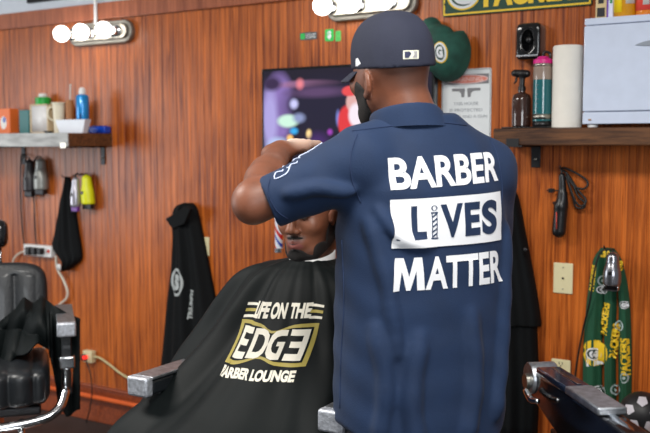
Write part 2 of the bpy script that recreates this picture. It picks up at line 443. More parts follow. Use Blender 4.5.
# ------------------------------------------------------------------ vanity lights
def vanity(px0, px1, pyb, pyt, bulbs, empties, label):
    c = W((px0+px1)/2, (pyb+pyt)/2, .03); x0 = W(px0, pyb, .03).x; x1 = W(px1, pyb, .03).x
    h = .058; L = Vector((c.x, WALL, c.z))
    r = root('vanity_light', L, label, 'wall light', 'globe bulb lights on the wood panelling')
    mesh('back_plate', *prism(rrect(x0-L.x, x1-L.x, -h, h, h*.98, 10), -.03, -.0005), mat('satin_plate', (150, 146, 138), .55, .6), r, bevel=.006)
    mesh('plate_ridge', *prism(rrect(x0-L.x+.022, x1-L.x-.022, -h+.02, h-.02, h*.6, 8), -.045, -.03), M['nickel'], r, bevel=.005)
    def sock(x):
        s = mesh('socket', *lathe([(.030, -.045), (.030, -.052), (.021, -.056), (.019, -.075), (.015, -.075)], (x, 0, 0), 24, 'y'), M['chrome'], r, angle=30)
    for b in bulbs:
        cc = W(b[0], b[1], .113); x = cc.x-L.x; zz = 0
        sock(x)
        pr = [(.012, -.068), (.014, -.078), (.03, -.088)]+[(.049*math.sin(a), -.118-.049*math.cos(math.pi-a)*-1) for a in ()]
        n = 14; pr = [(.013, -.066)]
        for i in range(n+1):
            a = math.radians(16+(180-16)*i/n); pr.append((.042*math.sin(a), -.113+.042*math.cos(a)))
        pr[-1] = (.0006, -.155)
        mesh('bulb', *lathe(pr, (x, 0, 0), 28, 'y'), M['bulb'], r)
    for e in empties: sock(W(e, 30, .05).x-L.x)
    return r
vanity(69, 131.5, 43, 23, [(61.5, 32), (81, 31), (103.5, 28)], [116], 'three lit globe bulbs on a nickel bar above the left shelf')
vanity(326, 416, 18, -9, [(322.5, 8), (351, 6), (383.5, 4)], [], 'nickel bar of lit globe bulbs above the television')
c0 = W(97, 25, .02); c1 = W(95.5, 2, .02)
o = mesh('wire_cover', *boxm(c0.x-.009, c0.x+.009, WALL-.034, WALL-.022, c0.z-.0, zt+.04), M['white'], bevel=.003)
tag(o, 'narrow white cable cover rising from the left globe light', 'cable cover')
# ------------------------------------------------------------------ television
def tv():
    a = W(261.5, 69, .06); b = W(434.5, 60, .06); x0, x1, z1 = a.x, b.x, a.z; wd = x1-x0; ht = wd*9/16+.01; z0 = z1-ht
    r = root('television', ((x0+x1)/2, WALL, z0), 'flat screen television on the wall behind the barber, showing a purple lit scene', 'television')
    L = r.location; X = wd/2
    mesh('casing', *boxm(-X, X, -.06, -.022, 0, ht), M['blackgloss'], r, bevel=.004)
    mesh('wall_mount', *boxm(-.15, .15, -.022, -.0005, ht*.25, ht*.75), M['steel'], r)
    m, t, bs = newmat('screen_picture')
    def P(px, py, rx, rz, col, soft=.25):
        w_ = W(px, py, .061); s = (w_-L); return ((s.x, -.061, s.z), (rx, 1, rz), col, soft)
    k = .0058
    it = [P(279, 108, .085, .15, (128, 104, 168), .2), P(306, 84, .14, .016, (150, 104, 140), .4), P(270, 120, .04, .14, (160, 150, 205), .4), P(302, 104, .07, .05, (20, 16, 40), .3), P(272, 84, .05, .03, (50, 34, 66), .4),
          P(325, 108, .20, .13, (26, 22, 44), .35), P(318, 92, .14, .022, (84, 60, 96), .5), P(300, 84, .018, .02, (220, 120, 130), .6),
          P(294, 104, .02, .02, (190, 190, 235), .5), P(288, 121, .055, .028, (190, 225, 205), .25), P(299, 118, .03, .02, (130, 140, 180), .5),
          P(294, 131, .02, .014, (50, 160, 220), .5), P(290, 138, .016, .014, (245, 190, 110), .5), P(309, 134, .013, .018, (255, 220, 150), .5),
          P(318, 142, .05, .04, (60, 34, 90), .5), P(330, 132, .012, .012, (150, 60, 170), .6), P(278, 145, .05, .03, (180, 200, 235), .5),
          P(338, 118, .01, .03, (110, 120, 190), .5),
          P(347, 122, .045, .07, (206, 52, 56), .12), P(353, 102, .034, .043, (206, 160, 156), .15), P(356, 115, .036, .05, (226, 214, 224), .2),
          P(350, 91, .040, .022, (214, 70, 72), .15), P(432, 100, .012, .004, (190, 90, 200), .5), P(400, 150, .2, .05, (50, 40, 90), .5)]
    blobs(m, (24, 18, 34), it, ('Emission Color',))
    bs.inputs['Base Color'].default_value = (.01, .01, .012, 1); bs.inputs['Roughness'].default_value = .12
    bs.inputs['Emission Strength'].default_value = .95
    mesh('screen', *boxm(-X+.012, X-.012, -.0615, -.058, .018, ht-.012), m, r, smooth=False)
    return r
tv()
# ------------------------------------------------------------------ stickers
GR = mat('sticker_green', (30, 190, 80), .4); LG = mat('pale_green', (90, 190, 90), .4); DG = mat('sticker_grey', (74, 82, 84), .4)
def sticker(name, px0, px1, py0, py1, m, label, marks=()):
    a = W(px0, py1, .001); b = W(px1, py0, .001); cx = (a.x+b.x)/2; hx = (b.x-a.x)/2; hz = (W(px0, py0, .001).z-a.z)/2*.96; cz = a.z+hz
    r = root(name, (cx, WALL-.001, cz), label, 'sticker')
    mesh('backing', *prism(rrect(-hx, hx, -hz, hz, min(hx, hz)*.35), -.0015, 0), m, r, smooth=False)
    for i, (nm, m2, mm) in enumerate(marks(hx, hz)): flat(nm, m2, mm, r, (0, -.0016, 0), (1, 0, 0), .0002+.0004*i, .0003)
sticker('payment_sticker', 300, 317, 32.5, 40.5, DG, 'small dark grey sticker with a green square, left of the dollar sign sticker', lambda x, z: [('green_square', poly2d(rrect(-x*.92, -x*.4, -z*.75, z*.75, z*.3)), GR), ('lettering', j2(text2d('CASH APP', -x*.3, x*.88, 0.05*z, z*.6, .01), text2d('ACCEPTED', -x*.3, x*.88, -z*.6, -z*.1, .01)), M['print'])])
sticker('dollar_sticker', 325, 334, 29, 41.5, GR, 'green rounded square sticker with a white dollar sign', lambda x, z: [('dollar_sign', text2d('$', -x*.45, x*.45, -z*.7, z*.7, .05), M['print'])])
sticker('arrow_sticker', 335.5, 341, 30.5, 41.5, LG, 'little pale green sticker right of the dollar sign sticker', lambda x, z: [('chevron', j2(text2d('>', -x*.6, x*.6, .1*z, z*.8, .02), text2d('>', -x*.6, x*.6, -.8*z, -z*.1, .02)), GR)])
# ------------------------------------------------------------------ green and yellow signs
def team_sign():
    off = .012; a = W(442.5, 17, off); b = W(592, 3.5, off); z0 = a.z; x0, x1 = a.x, b.x; hx = (x1-x0)/2; H = .165
    r = root('team_sign', ((x0+x1)/2, WALL, z0), 'green and yellow PACKERS sign with a G oval, cut by the top of the photo', 'sign')
    mesh('board', *prism(rrect(-hx, hx, 0, H, .008), -off, -.0008), M['pgreen'], r, smooth=False)
    F = lambda n, m2, m, l=.0004: flat(n, m2, m, r, (0, -off, 0), (1, 0, 0), l, .0006)
    F('border', frame2d(-hx+.004, hx-.004, .004, H-.004, .007), M['pyellow'])
    cx = -hx+.092; cz = H*.5
    F('oval', poly2d(ellp(cx, cz, .073, .062, 40)), M['pyellow']); F('oval_white', poly2d(ellp(cx, cz, .066, .056, 40)), M['print'], .0012); F('oval_green', poly2d(ellp(cx, cz, .056, .046, 40)), M['pgreen'], .002)
    F('team_letter', text2d('G', cx-.046, cx+.046, cz-.04, cz+.04, .07), M['print'], .0028)
    F('lettering', text2d('PACKERS', -hx+.178, hx-.03, .024, H-.024, .055), M['pyellow'])
    for x in (-hx+.01, hx-.01): mesh('screw', *lathe([(.004, -off-.002), (.004, -off)], (x, 0, H*.3), 10, 'y'), M['steel'], r)
team_sign()
def gun_sign():
    off = .004; a = W(442, 70, off); b = W(491.5, 70, off); x0, x1 = a.x, b.x; z1 = a.z; hx = (x1-x0)/2; H = hx*2*1.42
    r = root('warning_sign', ((x0+x1)/2, WALL, z1-H), 'white warning sign with a red oval and two pistols, behind the barber', 'sign')
    mesh('board', *prism(rrect(-hx, hx, 0, H, .008), -off, -.0008), M['signwhite'], r, smooth=False)
    F = lambda n, m2, m, l=.0004: flat(n, m2, m, r, (0, -off, 0), (1, 0, 0), l, .0005)
    F('border', frame2d(-hx+.003, hx-.003, .003, H-.003, .002), M['grey'])
    F('black_band', poly2d([(-hx+.01, H-.062), (hx-.01, H-.062), (hx-.01, H-.022), (-hx+.01, H-.022)]), M['grey'])
    F('red_oval', poly2d(ellp(0, H-.042, hx-.012, .019, 36)), mat('faded_red', (226, 132, 116), .4), .001)
    F('oval_rim', ring2d(0, H-.042, hx-.013, .018, .0025), M['signwhite'], .0017)
    F('heading', text2d('WARNING', -hx*.66, hx*.66, H-.051, H-.033, .02), mat('pale_red', (240, 196, 186), .4), .0018)
    def gun(s):
        p = [(.006, .0), (.062, .0), (.062, -.011), (.03, -.012), (.026, -.018), (.022, -.018), (.02, -.036), (.008, -.036), (.006, -.016), (.004, -.01)]
        return poly2d([(s*(x), H-.078+y) for x, y in p])
    F('pistols', j2(gun(1), gun(-1)), M['grey'])
    PG = mat('pale_grey_print', (150, 156, 162), .5)
    F('lettering', j2(text2d('THIS HOUSE', -hx*.5, hx*.5, H-.146, H-.134, .01), text2d('IS PROTECTED', -hx*.66, hx*.66, H-.172, H-.160, .01), text2d('BY GOD AND A GUN', -hx*.86, hx*.86, H-.198, H-.186, .01)), PG)
gun_sign()
# ------------------------------------------------------------------ green cap on the wall
def wall_cap():
    c = W(447, 52, .08); r = root('baseball_cap', (c.x, WALL, c.z-.1), 'worn dark green baseball cap with a G oval, hung on the panelling', 'cap')
    G = mat('worn_green_twill', (30, 78, 66), .8, var=.35, vs=18, bump=.3, bs=300)
    O = Vector(r.location)
    def L(px, py, off): return W(px, py, off)-O
    F = Field((-.16, -.22, -.08), (.17, .0, .28), .004)
    F.ell(L(440, 50, .085), (.078, .066, .098), .0); F.ell(L(437, 40, .06), (.062, .05, .064), .03)
    F.ell(L(431, 28, .05), (.046, .036, .044), .02)
    F.wave(lambda x, y, z: .0022*np.sin(60*x+30*z)*np.cos(44*z))
    v, f = F.surf(); mesh('crown', v, f, G, r)
    F2 = Field((-.16, -.3, -.12), (.2, .0, .28), .003)
    # stiff curved peak: a thin slice of an ellipsoid shell
    F2.ell(L(452, 54, .02), (.098, .135, .118), .0); F2.ell(L(450, 54, .014), (.092, .131, .112), .0, 'sub')
    F2.plane(tuple(L(448, 54, .045)), (0, 1, 0)); F2.plane(tuple(L(446, 52, .06)), (-.75, 0.2, .62))
    v2, f2 = F2.surf(); mesh('peak', v2, f2, G, r)
    B = bvh_of(*join((v, f), (v2, f2))); oc = L(443.5, 53, .12)
    Rm = [('oval_yellow', poly2d(ellp(0, 0, .030, .043, 32)), M['pyellow'], .002), ('oval_white', poly2d(ellp(0, 0, .026, .039, 32)), M['print'], .003), ('oval_green', poly2d(ellp(0, 0, .019, .031, 32)), M['pgreen'], .004), ('team_letter', text2d('G', -.013, .013, -.023, .023, .07), M['print'], .005)]
    for n, m2, mm, l in Rm: wrap(n, m2, mm, r, B, oc, (.99, 0, .1), (.0, 1, 0), l, .006, V=(-.12, 0, .98))
    mesh('hook', *tube([(.0, 0, .15), (0, -.03, .155), (0, -.035, .17)], .004, 8), M['steel'], r)
wall_cap()
# ------------------------------------------------------------------ black dispenser on the wall
def dispenser():
    a = W(515, 60, .07); b = W(540.5, 22, .07); cx = (a.x+b.x)/2; hx = (b.x-a.x)/2; z0 = W(526, 60, .07).z; z1 = W(526, 22.5, .07).z; H = z1-z0
    r = root('wall_dispenser', (cx, WALL, z0), 'black plastic dispenser with an oval recess, on the wall above the spray bottle', 'dispenser')
    F = Field((-hx-.02, -.1, -.02), (hx+.02, .0, H+.02), .0025)
    F.ell((0, -.03, H/2), (hx, .042, H/2), 0, ex=7.); F.ell((0, -.085, H*.52), (hx*.56, .045, H*.33), .006, 'sub')
    v, f = F.surf(2); mesh('housing', v, f, M['blackgloss'], r)
    mesh('rim', *tube([(hx*.56*math.cos(t)*.95, -.0715, H*.52+H*.31*math.sin(t)) for t in np.linspace(0, 2*math.pi, 25)], .0018, 6, 2), M['steel'], r)
    mesh('nozzle', *lathe([(.002, -.03), (.012, -.04), (.012, -.06), (.008, -.064)], (0, 0, H*.55), 16, 'y'), M['black'], r)
    mesh('lower_lip', *boxm(-hx*.86, hx*.86, -.078, -.07, .012, .02), M['scuffed'], r, bevel=.002)
dispenser()
# ------------------------------------------------------------------ switch plates and sockets
def plate(px0, px1, py0, py1, label, kind, name='switch_plate'):
    a = W(px0, py1, .006); b = W(px1, py0, .006); cx = (a.x+b.x)/2; hx = (b.x-a.x)/2; z1 = W((px0+px1)/2, py0, .006).z; z0 = W((px0+px1)/2, py1, .006).z
    hz = (z1-z0)/2; r = root(name, (cx, WALL, (z0+z1)/2), label, 'wall plate')
    mesh('cover', *prism(rrect(-hx, hx, -hz, hz, .004), -.006, -.0005), M['cream'], r, bevel=.002)
    if kind == 'jack':
        mesh('jack', *boxm(-.008, .008, -.0075, -.005, -.008, .008), M['cream'], r, bevel=.001)
        mesh('port', *boxm(-.004, .004, -.0082, -.007, -.004, .004), M['black'], r)
        zs = (.042, -.042)
    elif kind == 'toggle':
        mesh('toggle', *boxm(-.005, .005, -.018, -.005, -.006, .012), M['cream'], r, bevel=.002); zs = (.03, -.03)
    else:
        for s in (.021, -.021):
            k = mesh('receptacle', *prism(ellp(0, s, .0165, .0145, 20), -.0075, -.005), M['cream'], r, smooth=False)
            mesh('slots', *join(boxm(-.0075, -.005, -.0082, -.007, s-.002, s+.008), boxm(.005, .0075, -.0082, -.007, s-.002, s+.008), boxm(-.0025, .0025, -.0082, -.007, s-.010, s-.005)), M['black'], k)
        zs = (0,)
    for s in zs: mesh('screw', *lathe([(.0028, -.0075), (.0028, -.006)], (0, 0, s), 10, 'y'), M['nickel'], r)
    return r
plate(553, 573, 263, 293.5, 'cream wall plate with a small jack, upper of the two right of the barber', 'jack', 'jack_plate')
plate(551, 570.5, 359.5, 379, 'cream power outlet just above the chrome chair arm', 'outlet', 'power_outlet')
plate(199, 209, 237, 255.5, 'cream switch plate half hidden by the hanging cape', 'toggle')
# ================================================================== shelves and what stands on them
def bracket(x, ztop, depth, drop, parent, org, w=.034):
    o = mesh('bracket', *join(boxm(x-w/2, x+w/2, WALL-.006, WALL-.0004, ztop-drop, ztop), boxm(x-w/2, x+w/2, WALL-depth, WALL-.006, ztop-.006, ztop)), M['steel'], parent, org, bevel=.0015)
    mesh('bolt', *lathe([(.006, WALL-.009), (.006, WALL-.006)], (x, 0, ztop-drop*.62), 10, 'y'), M['nickel'], o, org)
    return o
# left shelf
lx1 = W(112.5, 140, 0).x; OFFL = .2
while W(69, 140, OFFL).x > lx1 and OFFL > .1: OFFL -= .002
while W(69, 140, OFFL).x < lx1 and OFFL < .4: OFFL += .002
lt = W(60, 133, OFFL).z; lb = W(60, 146.5, OFFL).z; lx0 = W(-70, 140, OFFL).x
r = root('wall_shelf', ((lx0+lx1)/2, WALL, lb), 'left wooden shelf with a metal edge strip, crowded with bottles', 'shelf')
O = tuple(r.location)
mesh('board', *boxm(lx0, lx1, WALL-OFFL, WALL-.0005, lb, lt), M['shelfwood'], r, O, bevel=.004)
xm = lx1-.001
mesh('edge_strip', *boxm(lx0, xm, WALL-OFFL-.004, WALL-OFFL+.001, lb-.001, lt+.001), mat('galvanised_strip', (150, 150, 148), .5, .35, var=.3, vs=9, stretch=(1, 1, 4)), r, O, bevel=.001)
xa = W(61, 140, OFFL).x; xb = W(67, 140, OFFL).x
mesh('edge_clip', *boxm(xa, xb, WALL-OFFL-.008, WALL-OFFL-.0039, lb-.008, lb+.02), M['nickel'], r, O, bevel=.001)
for px in (103, 23.5):
    bracket(W(px, 155, .003).x, lb, OFFL*.9, W(px, 147, .003).z-W(px, 163, .003).z+.012, r, O, .03)
def span(px0, px1, pyt, off):
    a = W(px0, pyt, off); b = W(px1, pyt, off); return a.x, b.x, a.z
LT = lt+.0006
# detergent box
x0, x1, z1 = span(-8, 9.5, 109, .13)
r = root('detergent_box', ((x0+x1)/2, WALL-.10, LT), 'orange and white box at the left end of the left shelf', 'box'); O = tuple(r.location)
mesh('carton', *boxm(x0, x1, WALL-.13, WALL-.07, LT, z1), mat('orange_card', (236, 116, 50), .5), r, O, bevel=.002)
flat('printed_panel', poly2d(ellp(0, 0, .026, .036)), mat('pale_print', (236, 232, 226), .5), r, (x1-.052-O[0], -.03, .062), (1, 0, 0), .0003)
flat('blue_swirl', poly2d(ellp(0, 0, .013, .016)), mat('blue_print', (110, 130, 200), .5), r, (x1-.045-O[0], -.03, .078), (1, 0, 0), .0012)
# teal box
x0, x1, z1 = span(19, 28.5, 110, .11)
o = mesh('teal_box', *boxm(x0, x1, WALL-.11, WALL-.06, LT, z1), mat('teal_card', (10, 104, 104), .45), org=((x0+x1)/2, WALL-.08, LT), bevel=.003); o.location = ((x0+x1)/2, WALL-.08, LT)
tag(o, 'small plain teal box on the left shelf beside the orange box', 'box')
# framed dispenser box
x0, x1, z1 = span(29.5, 47.5, 104.5, .15)
r = root('tissue_box', ((x0+x1)/2, WALL-.12, LT), 'white fronted box in a beige frame on the left shelf', 'box'); O = tuple(r.location)
BG = mat('beige_board', (206, 184, 150), .5)
mesh('frame', *join(boxm(x0, x1, WALL-.14, WALL-.075, LT, z1), boxm(x0, x0+.009, WALL-.15, WALL-.14, LT, z1), boxm(x1-.009, x1, WALL-.15, WALL-.14, LT, z1), boxm(x0, x1, WALL-.15, WALL-.14, z1-.008, z1), boxm(x0, x1, WALL-.15, WALL-.14, LT, LT+.008)), BG, r, O, bevel=.001)
mesh('white_panel', *boxm(x0+.012, x1-.01, WALL-.1475, WALL-.1395, LT+.008, z1-.009), M['white'], r, O)
# white jar with green lid
c = W(43, 100, .045); zt_ = W(43, 93.5, .045).z; zl = W(43, 97.5, .045).z; zg = W(43, 105, .045).z
r = root('lidded_jar', (c.x, WALL-.045, LT), 'white jar with a green lid, behind the beige framed box', 'jar')
mesh('jar_body', *lathe([(.034, 0), (.037, .004), (.037, zg-LT-.004), (.033, zg-LT)], (0, 0, 0)), M['white'], r, angle=40)
mesh('lid', *lathe([(.041, zg-LT+.0005), (.042, zl-LT-.003), (.038, zl-LT)], (0, 0, 0)), mat('lid_green', (20, 160, 60), .4), r, angle=40)
mesh('top_cap', *lathe([(.024, zl-LT+.0005), (.022, zt_-LT-.003), (.016, zt_-LT)], (0, 0, 0)), M['white'], r)
# cream mug
c = W(59, 115, .11); h = W(59, 102.5, .11).z-LT
r = root('plastic_cup', (c.x, WALL-.11, LT), 'cream tapered cup with a side handle on the left shelf', 'cup')
CR = mat('cream_ceramic', (232, 224, 200), .4)
mesh('cup_body', *lathe([(.026, 0), (.034, h*.95), (.039, h*.96), (.039, h), (.035, h), (.034, h*.94), (.024, .006), (.001, .006)], (0, 0, 0)), CR, r, angle=40)
mesh('handle', *tube([(-.024, -.024, h*.85), (-.036, -.038, h*.8), (-.038, -.040, h*.55), (-.022, -.02, h*.4)], .005, 8), CR, r)
# brown brush holder with stick
c = W(70, 115, .09); h = W(70, 100, .09).z-LT; hs = W(72, 84, .09).z-LT
r = root('wooden_brush_holder', (c.x, WALL-.09, LT), 'brown wooden cylinder on the left shelf holding a white stick', 'holder')
mesh('holder_body', *lathe([(.021, 0), (.021, h), (.017, h), (.017, .01), (.001, .01)], (0, 0, 0)), mat('tan_wood', (166, 108, 60), .5, var=.15), r, angle=40)
o = mesh('white_comb', *tube([(0, 0, .012), (.004, 0, h), (.008, 0, hs)], [.005, .006, .007], 8, flat=.6), mat('grey_white', (200, 196, 190), .5)); o.location = r.location
tag(o, 'thin white comb handle standing in the brown wooden holder', 'comb')
# blue can
c = W(82.5, 105, .12); h = W(82, 94.5, .12).z-LT; hc = W(82, 87.5, .12).z-LT
r = root('spray_can', (c.x, WALL-.12, LT), 'tall blue spray can with a white cap on the left shelf', 'spray can')
mesh('can_body', *lathe([(.030, 0), (.033, .004), (.033, h*.93), (.027, h*.985), (.017, h)], (0, 0, 0)), mat('can_blue', (16, 140, 214), .25, .2, coat=.4), r, angle=40)
mesh('cap', *lathe([(.018, h+.0005), (.018, h+(hc-h)*.5), (.013, hc-.002), (.009, hc)], (0, 0, 0)), M['white'], r, angle=40)
mesh('base_rim', *lathe([(.0335, 0.0), (.0335, .006)], (0, 0, 0)), M['nickel'], r)
flat('label_band', poly2d([(0, 0), (.009, 0), (.009, .05), (0, .05)]), mat('dark_blue', (10, 50, 110), .4), r, (.012, -.0315, h*.25), (1, .25, 0), .0008)
# white tray
x0, x1, z1 = span(58.5, 88.5, 120, .18)
cx = (x0+x1)/2; hx = (x1-x0)/2; h = z1-LT
def tray(hx0, hx1, hy0, hy1, h, t=.003):
    v = []
    for sx, sy, z in ((hx0, hy0, 0), (hx1, hy1, h), (hx1-t, hy1-t, h), (hx0-t, hy0-t, t)):
        v += [(-sx, -sy, z), (sx, -sy, z), (sx, sy, z), (-sx, sy, z)]
    f = [(3, 2, 1, 0), (12, 13, 14, 15)]
    for k in range(3):
        for i in range(4):
            j = (i+1) % 4; f.append((k*4+i, k*4+j, k*4+4+j, k*4+4+i))
    return v, f
o = mesh('plastic_tray', *tray(hx*.78, hx, .016, .022, h), mat('tray_white', (222, 228, 238), .4), bevel=.002); o.location = (cx, WALL-.182, LT)
tag(o, 'white flared plastic tray at the front of the left shelf', 'tray')
# blue packet
x0, x1, z1 = span(88, 104.5, 126.5, .055)
r = root('blue_packet', ((x0+x1)/2, WALL-.03, LT), 'low dark blue packet at the right end of the left shelf', 'packet'); O = tuple(r.location)
mesh('packet_body', *boxm(x0, x1, WALL-.055, WALL-.008, LT, z1), mat('packet_blue', (18, 70, 190), .4), r, O, bevel=.006)
mesh('packet_top', *boxm(x0+.02, x1-.02, WALL-.048, WALL-.015, z1+.0003, z1+.004), mat('packet_dark', (12, 40, 130), .4), r, O, bevel=.001)
# black dish
c = W(50, 130, .19)
o = mesh('black_dish', *lathe([(.02, 0), (.032, .01), (.033, .012), (.03, .012), (.02, .003), (.001, .003)], (0, 0, 0), 24, sy=.5), M['black'], angle=40); o.location = (c.x, WALL-.2, LT)
tag(o, 'shallow black dish at the front edge of the left shelf', 'dish')
# ---------------------------------------------------------------- right shelf
OFFR = .21
rt = W(570, 127.8, OFFR).z; rb = W(570, 145.5, OFFR).z; rx0 = W(493, 136, OFFR).x; rx1 = rx0+1.5
r = root('wall_shelf', ((rx0+rx1)/2, WALL, rb), 'right rough wooden shelf carrying the white towel warmer', 'shelf'); O = tuple(r.location)
mesh('board', *boxm(rx0, rx1, WALL-OFFR, WALL-.0005, rb, rt), M['shelfwood'], r, O, bevel=.005)
xa = W(506.5, 140, OFFR).x; xb = W(519, 140, OFFR).x
bx = W(536, 155, .003).x
bracket(bx, rb, OFFR+.003, W(536, 146, .003).z-W(536, 167, .003).z+.004, r, O, .036)
bracket(bx+.9, rb, OFFR+.003, .1, r, O, .036)
mesh('edge_clip', *boxm(xa, xb, WALL-OFFR-.004, WALL-OFFR+.0002, rb-.006, rb+.026), M['steel'], r, O, bevel=.001)
RT = rt+.0006
x0, x1, _ = span(502, 549, 125, .165)
o = mesh('rubber_mat', *boxm(x0, x1, WALL-.175, WALL-.04, RT, RT+.006), M['black'], org=((x0+x1)/2, WALL-.1, RT), bevel=.003); o.location = ((x0+x1)/2, WALL-.1, RT)
tag(o, 'thin black mat under the spray bottle on the right shelf', 'mat')
RM = RT+.0066
# spray bottle
c = W(521.5, 110, .11); k = (W(521, 90, .11).z-W(521, 91, .11).z)
r = root('spray_bottle', (c.x, WALL-.11, RM), 'dark amber spray bottle with a black trigger on the right shelf', 'spray bottle')
H = W(521, 70, .11).z-RM; hb = W(521, 92.5, .11).z-RM
AM = mat('amber_glass', (58, 34, 26), .1, coat=.6)
mesh('bottle_body', *lathe([(.031, 0), (.036, .004), (.0365, hb*.8), (.032, hb*.93), (.014, hb*1.0), (.014, hb+.008)], (0, 0, 0)), AM, r, angle=50)
mesh('collar', *lathe([(.0145, hb+.006), (.0145, hb+.022), (.011, hb+.024)], (0, 0, 0)), M['black'], r, angle=40)
F = Field((-.06, -.03, hb), (.045, .03, H+.02), .002)
F.cap((-.028, 0, H-.011), (.018, 0, H-.015), .014, .0145, .006); F.cap((0, 0, hb+.02), (.002, 0, H-.014), .010, .011, .008)
F.cap((-.03, 0, H-.012), (-.036, 0, H-.012), .008, .007, .004)
mesh('spray_head', *F.surf(), M['black'], r)
mesh('trigger', *tube([(-.014, 0, H-.018), (-.022, 0, H-.03), (-.024, 0, H-.042), (-.032, 0, H-.05)], [.005, .0045, .0045, .003], 8), M['black'], r)
# tumbler
c = W(542.3, 100, .11); H = W(542, 60, .11).z-RM
r = root('water_bottle', (c.x, WALL-.11, RM), 'teal tinted water bottle with a pink lid on the right shelf', 'bottle')
R_ = (W(552, 100, .11).x-W(533, 100, .11).x)/2*.98
TL = mat('teal_glass', (26, 98, 104), .12, coat=.5)
mesh('bottle_base', *lathe([(R_*.9, 0), (R_, .003), (R_, .02)], (0, 0, 0)), M['black'], r)
b_ = mesh('bottle_body', *lathe([(R_*.99, .0205), (R_*1.0, .024), (R_*1.0, H*.70)], (0, 0, 0)), TL, r, angle=50)
mesh('clear_neck', *lathe([(R_*1.0, H*.702), (R_*1.0, H*.9), (R_*.96, H*.94)], (0, 0, 0)), mat('smoky_clear', (150, 132, 120), .1, coat=.6), r, angle=50)
mesh('steel_band', *lathe([(R_*1.03, H*.05+.015), (R_*1.03, H*.05+.034)], (0, 0, 0)), M['nickel'], r)
mesh('upper_band', *lathe([(R_*1.02, H*.90), (R_*1.02, H*.94)], (0, 0, 0)), M['nickel'], r)
PK = mat('pink_lid', (214, 30, 130), .4)
mesh('lid', *lathe([(R_*1.0, H*.942), (R_*1.0, H*1.0), (R_*.6, H*1.03), (R_*.5, H*1.05)], (0, 0, 0)), PK, r, angle=40)
mesh('lid_loop', *tube([(R_*.7, 0, H*.98), (R_*.75, 0, H*1.08), (R_*.2, 0, H*1.12), (-R_*.1, 0, H*1.04)], .005, 8), M['black'], r)
for zz in np.linspace(H*.2, H*.62, 7): mesh('measure_line', *boxm(-.012, -.003, -R_-.0006, -R_*.92, zz, zz+.0015), M['grey'], r)
# paper towel roll
c = W(567.3, 90, .11); H = W(567, 46, .11).z-RT; R_ = (W(582, 90, .11).x-W(553, 90, .11).x)/2
r = root('paper_towel_roll', (c.x, WALL-.11, RT), 'white paper towel roll standing upright on the right shelf', 'paper towels')
PT = mat('paper_towel', (232, 228, 218), .9, var=.02, bump=.3, bs=300)
mesh('paper_roll', *lathe([(.021, .0), (R_-.003, 0), (R_, .003), (R_, H-.004), (R_-.004, H), (.021, H)], (0, 0, 0), 40), PT, r, angle=40)
mesh('core', *lathe([(.02, .002), (.02, H+.001), (.018, H+.001), (.018, .002)], (0, 0, 0)), mat('cardboard', (150, 116, 80), .8), r)
# towel warmer
x0 = W(583.2, 70, .205).x; z0 = RT+.012; z1 = W(590, 18, .205).z; wd = .44
r = root('towel_warmer', (x0+wd/2, WALL-.1, RT), 'white towel warmer cabinet with a drop door on the right shelf', 'towel warmer'); O = tuple(r.location)
WH = mat('enamel_white', (206, 216, 236), .22, coat=.5)
y0 = WALL-.205; y1 = WALL-.012
mesh('cabinet', *join(boxm(x0, x0+wd, y0+.02, y1, z0, z1)), WH, r, O, bevel=.006)
zd = z1-(W(590, 18, .205).z-W(590, 25.5, .205).z); zbot = W(590, 112, .205).z
mesh('top_panel', *boxm(x0, x0+wd, y0+.003, y0+.021, zd+.002, z1-.0005), WH, r, O, bevel=.003)
dr = mesh('door', *boxm(x0, x0+wd, y0, y0+.019, zbot+.002, zd-.001), WH, r, O, bevel=.004)
mesh('lower_panel', *boxm(x0, x0+wd, y0+.002, y0+.021, z0, zbot-.001), WH, r, O, bevel=.003)
hx0 = W(635, 46, .205).x; hz = W(636, 45, .205).z
hd = prism([(hx0+.11*t, hz+.013*math.sin(math.pi*t)) for t in np.linspace(0, 1, 12)]+[(hx0+.11*t, hz-.006*math.sin(math.pi*t)) for t in np.linspace(1, 0, 12)][1:-1], y0-.004, y0+.002)
mesh('handle', *hd, mat('handle_grey', (160, 168, 180), .3, .5), dr, O, bevel=.001)
for dx in (.03, wd-.03): mesh('foot', *lathe([(.016, 0), (.018, .002), (.018, .0125)], (x0+dx-O[0], y0+.03-O[1], 0), 20), M['white'], r)
mesh('indicator', *boxm(x0+.022, x0+.032, y0-.0005, y0+.004, z0+.012, z0+.018), mat('tan_mark', (180, 140, 110), .4), r, O)
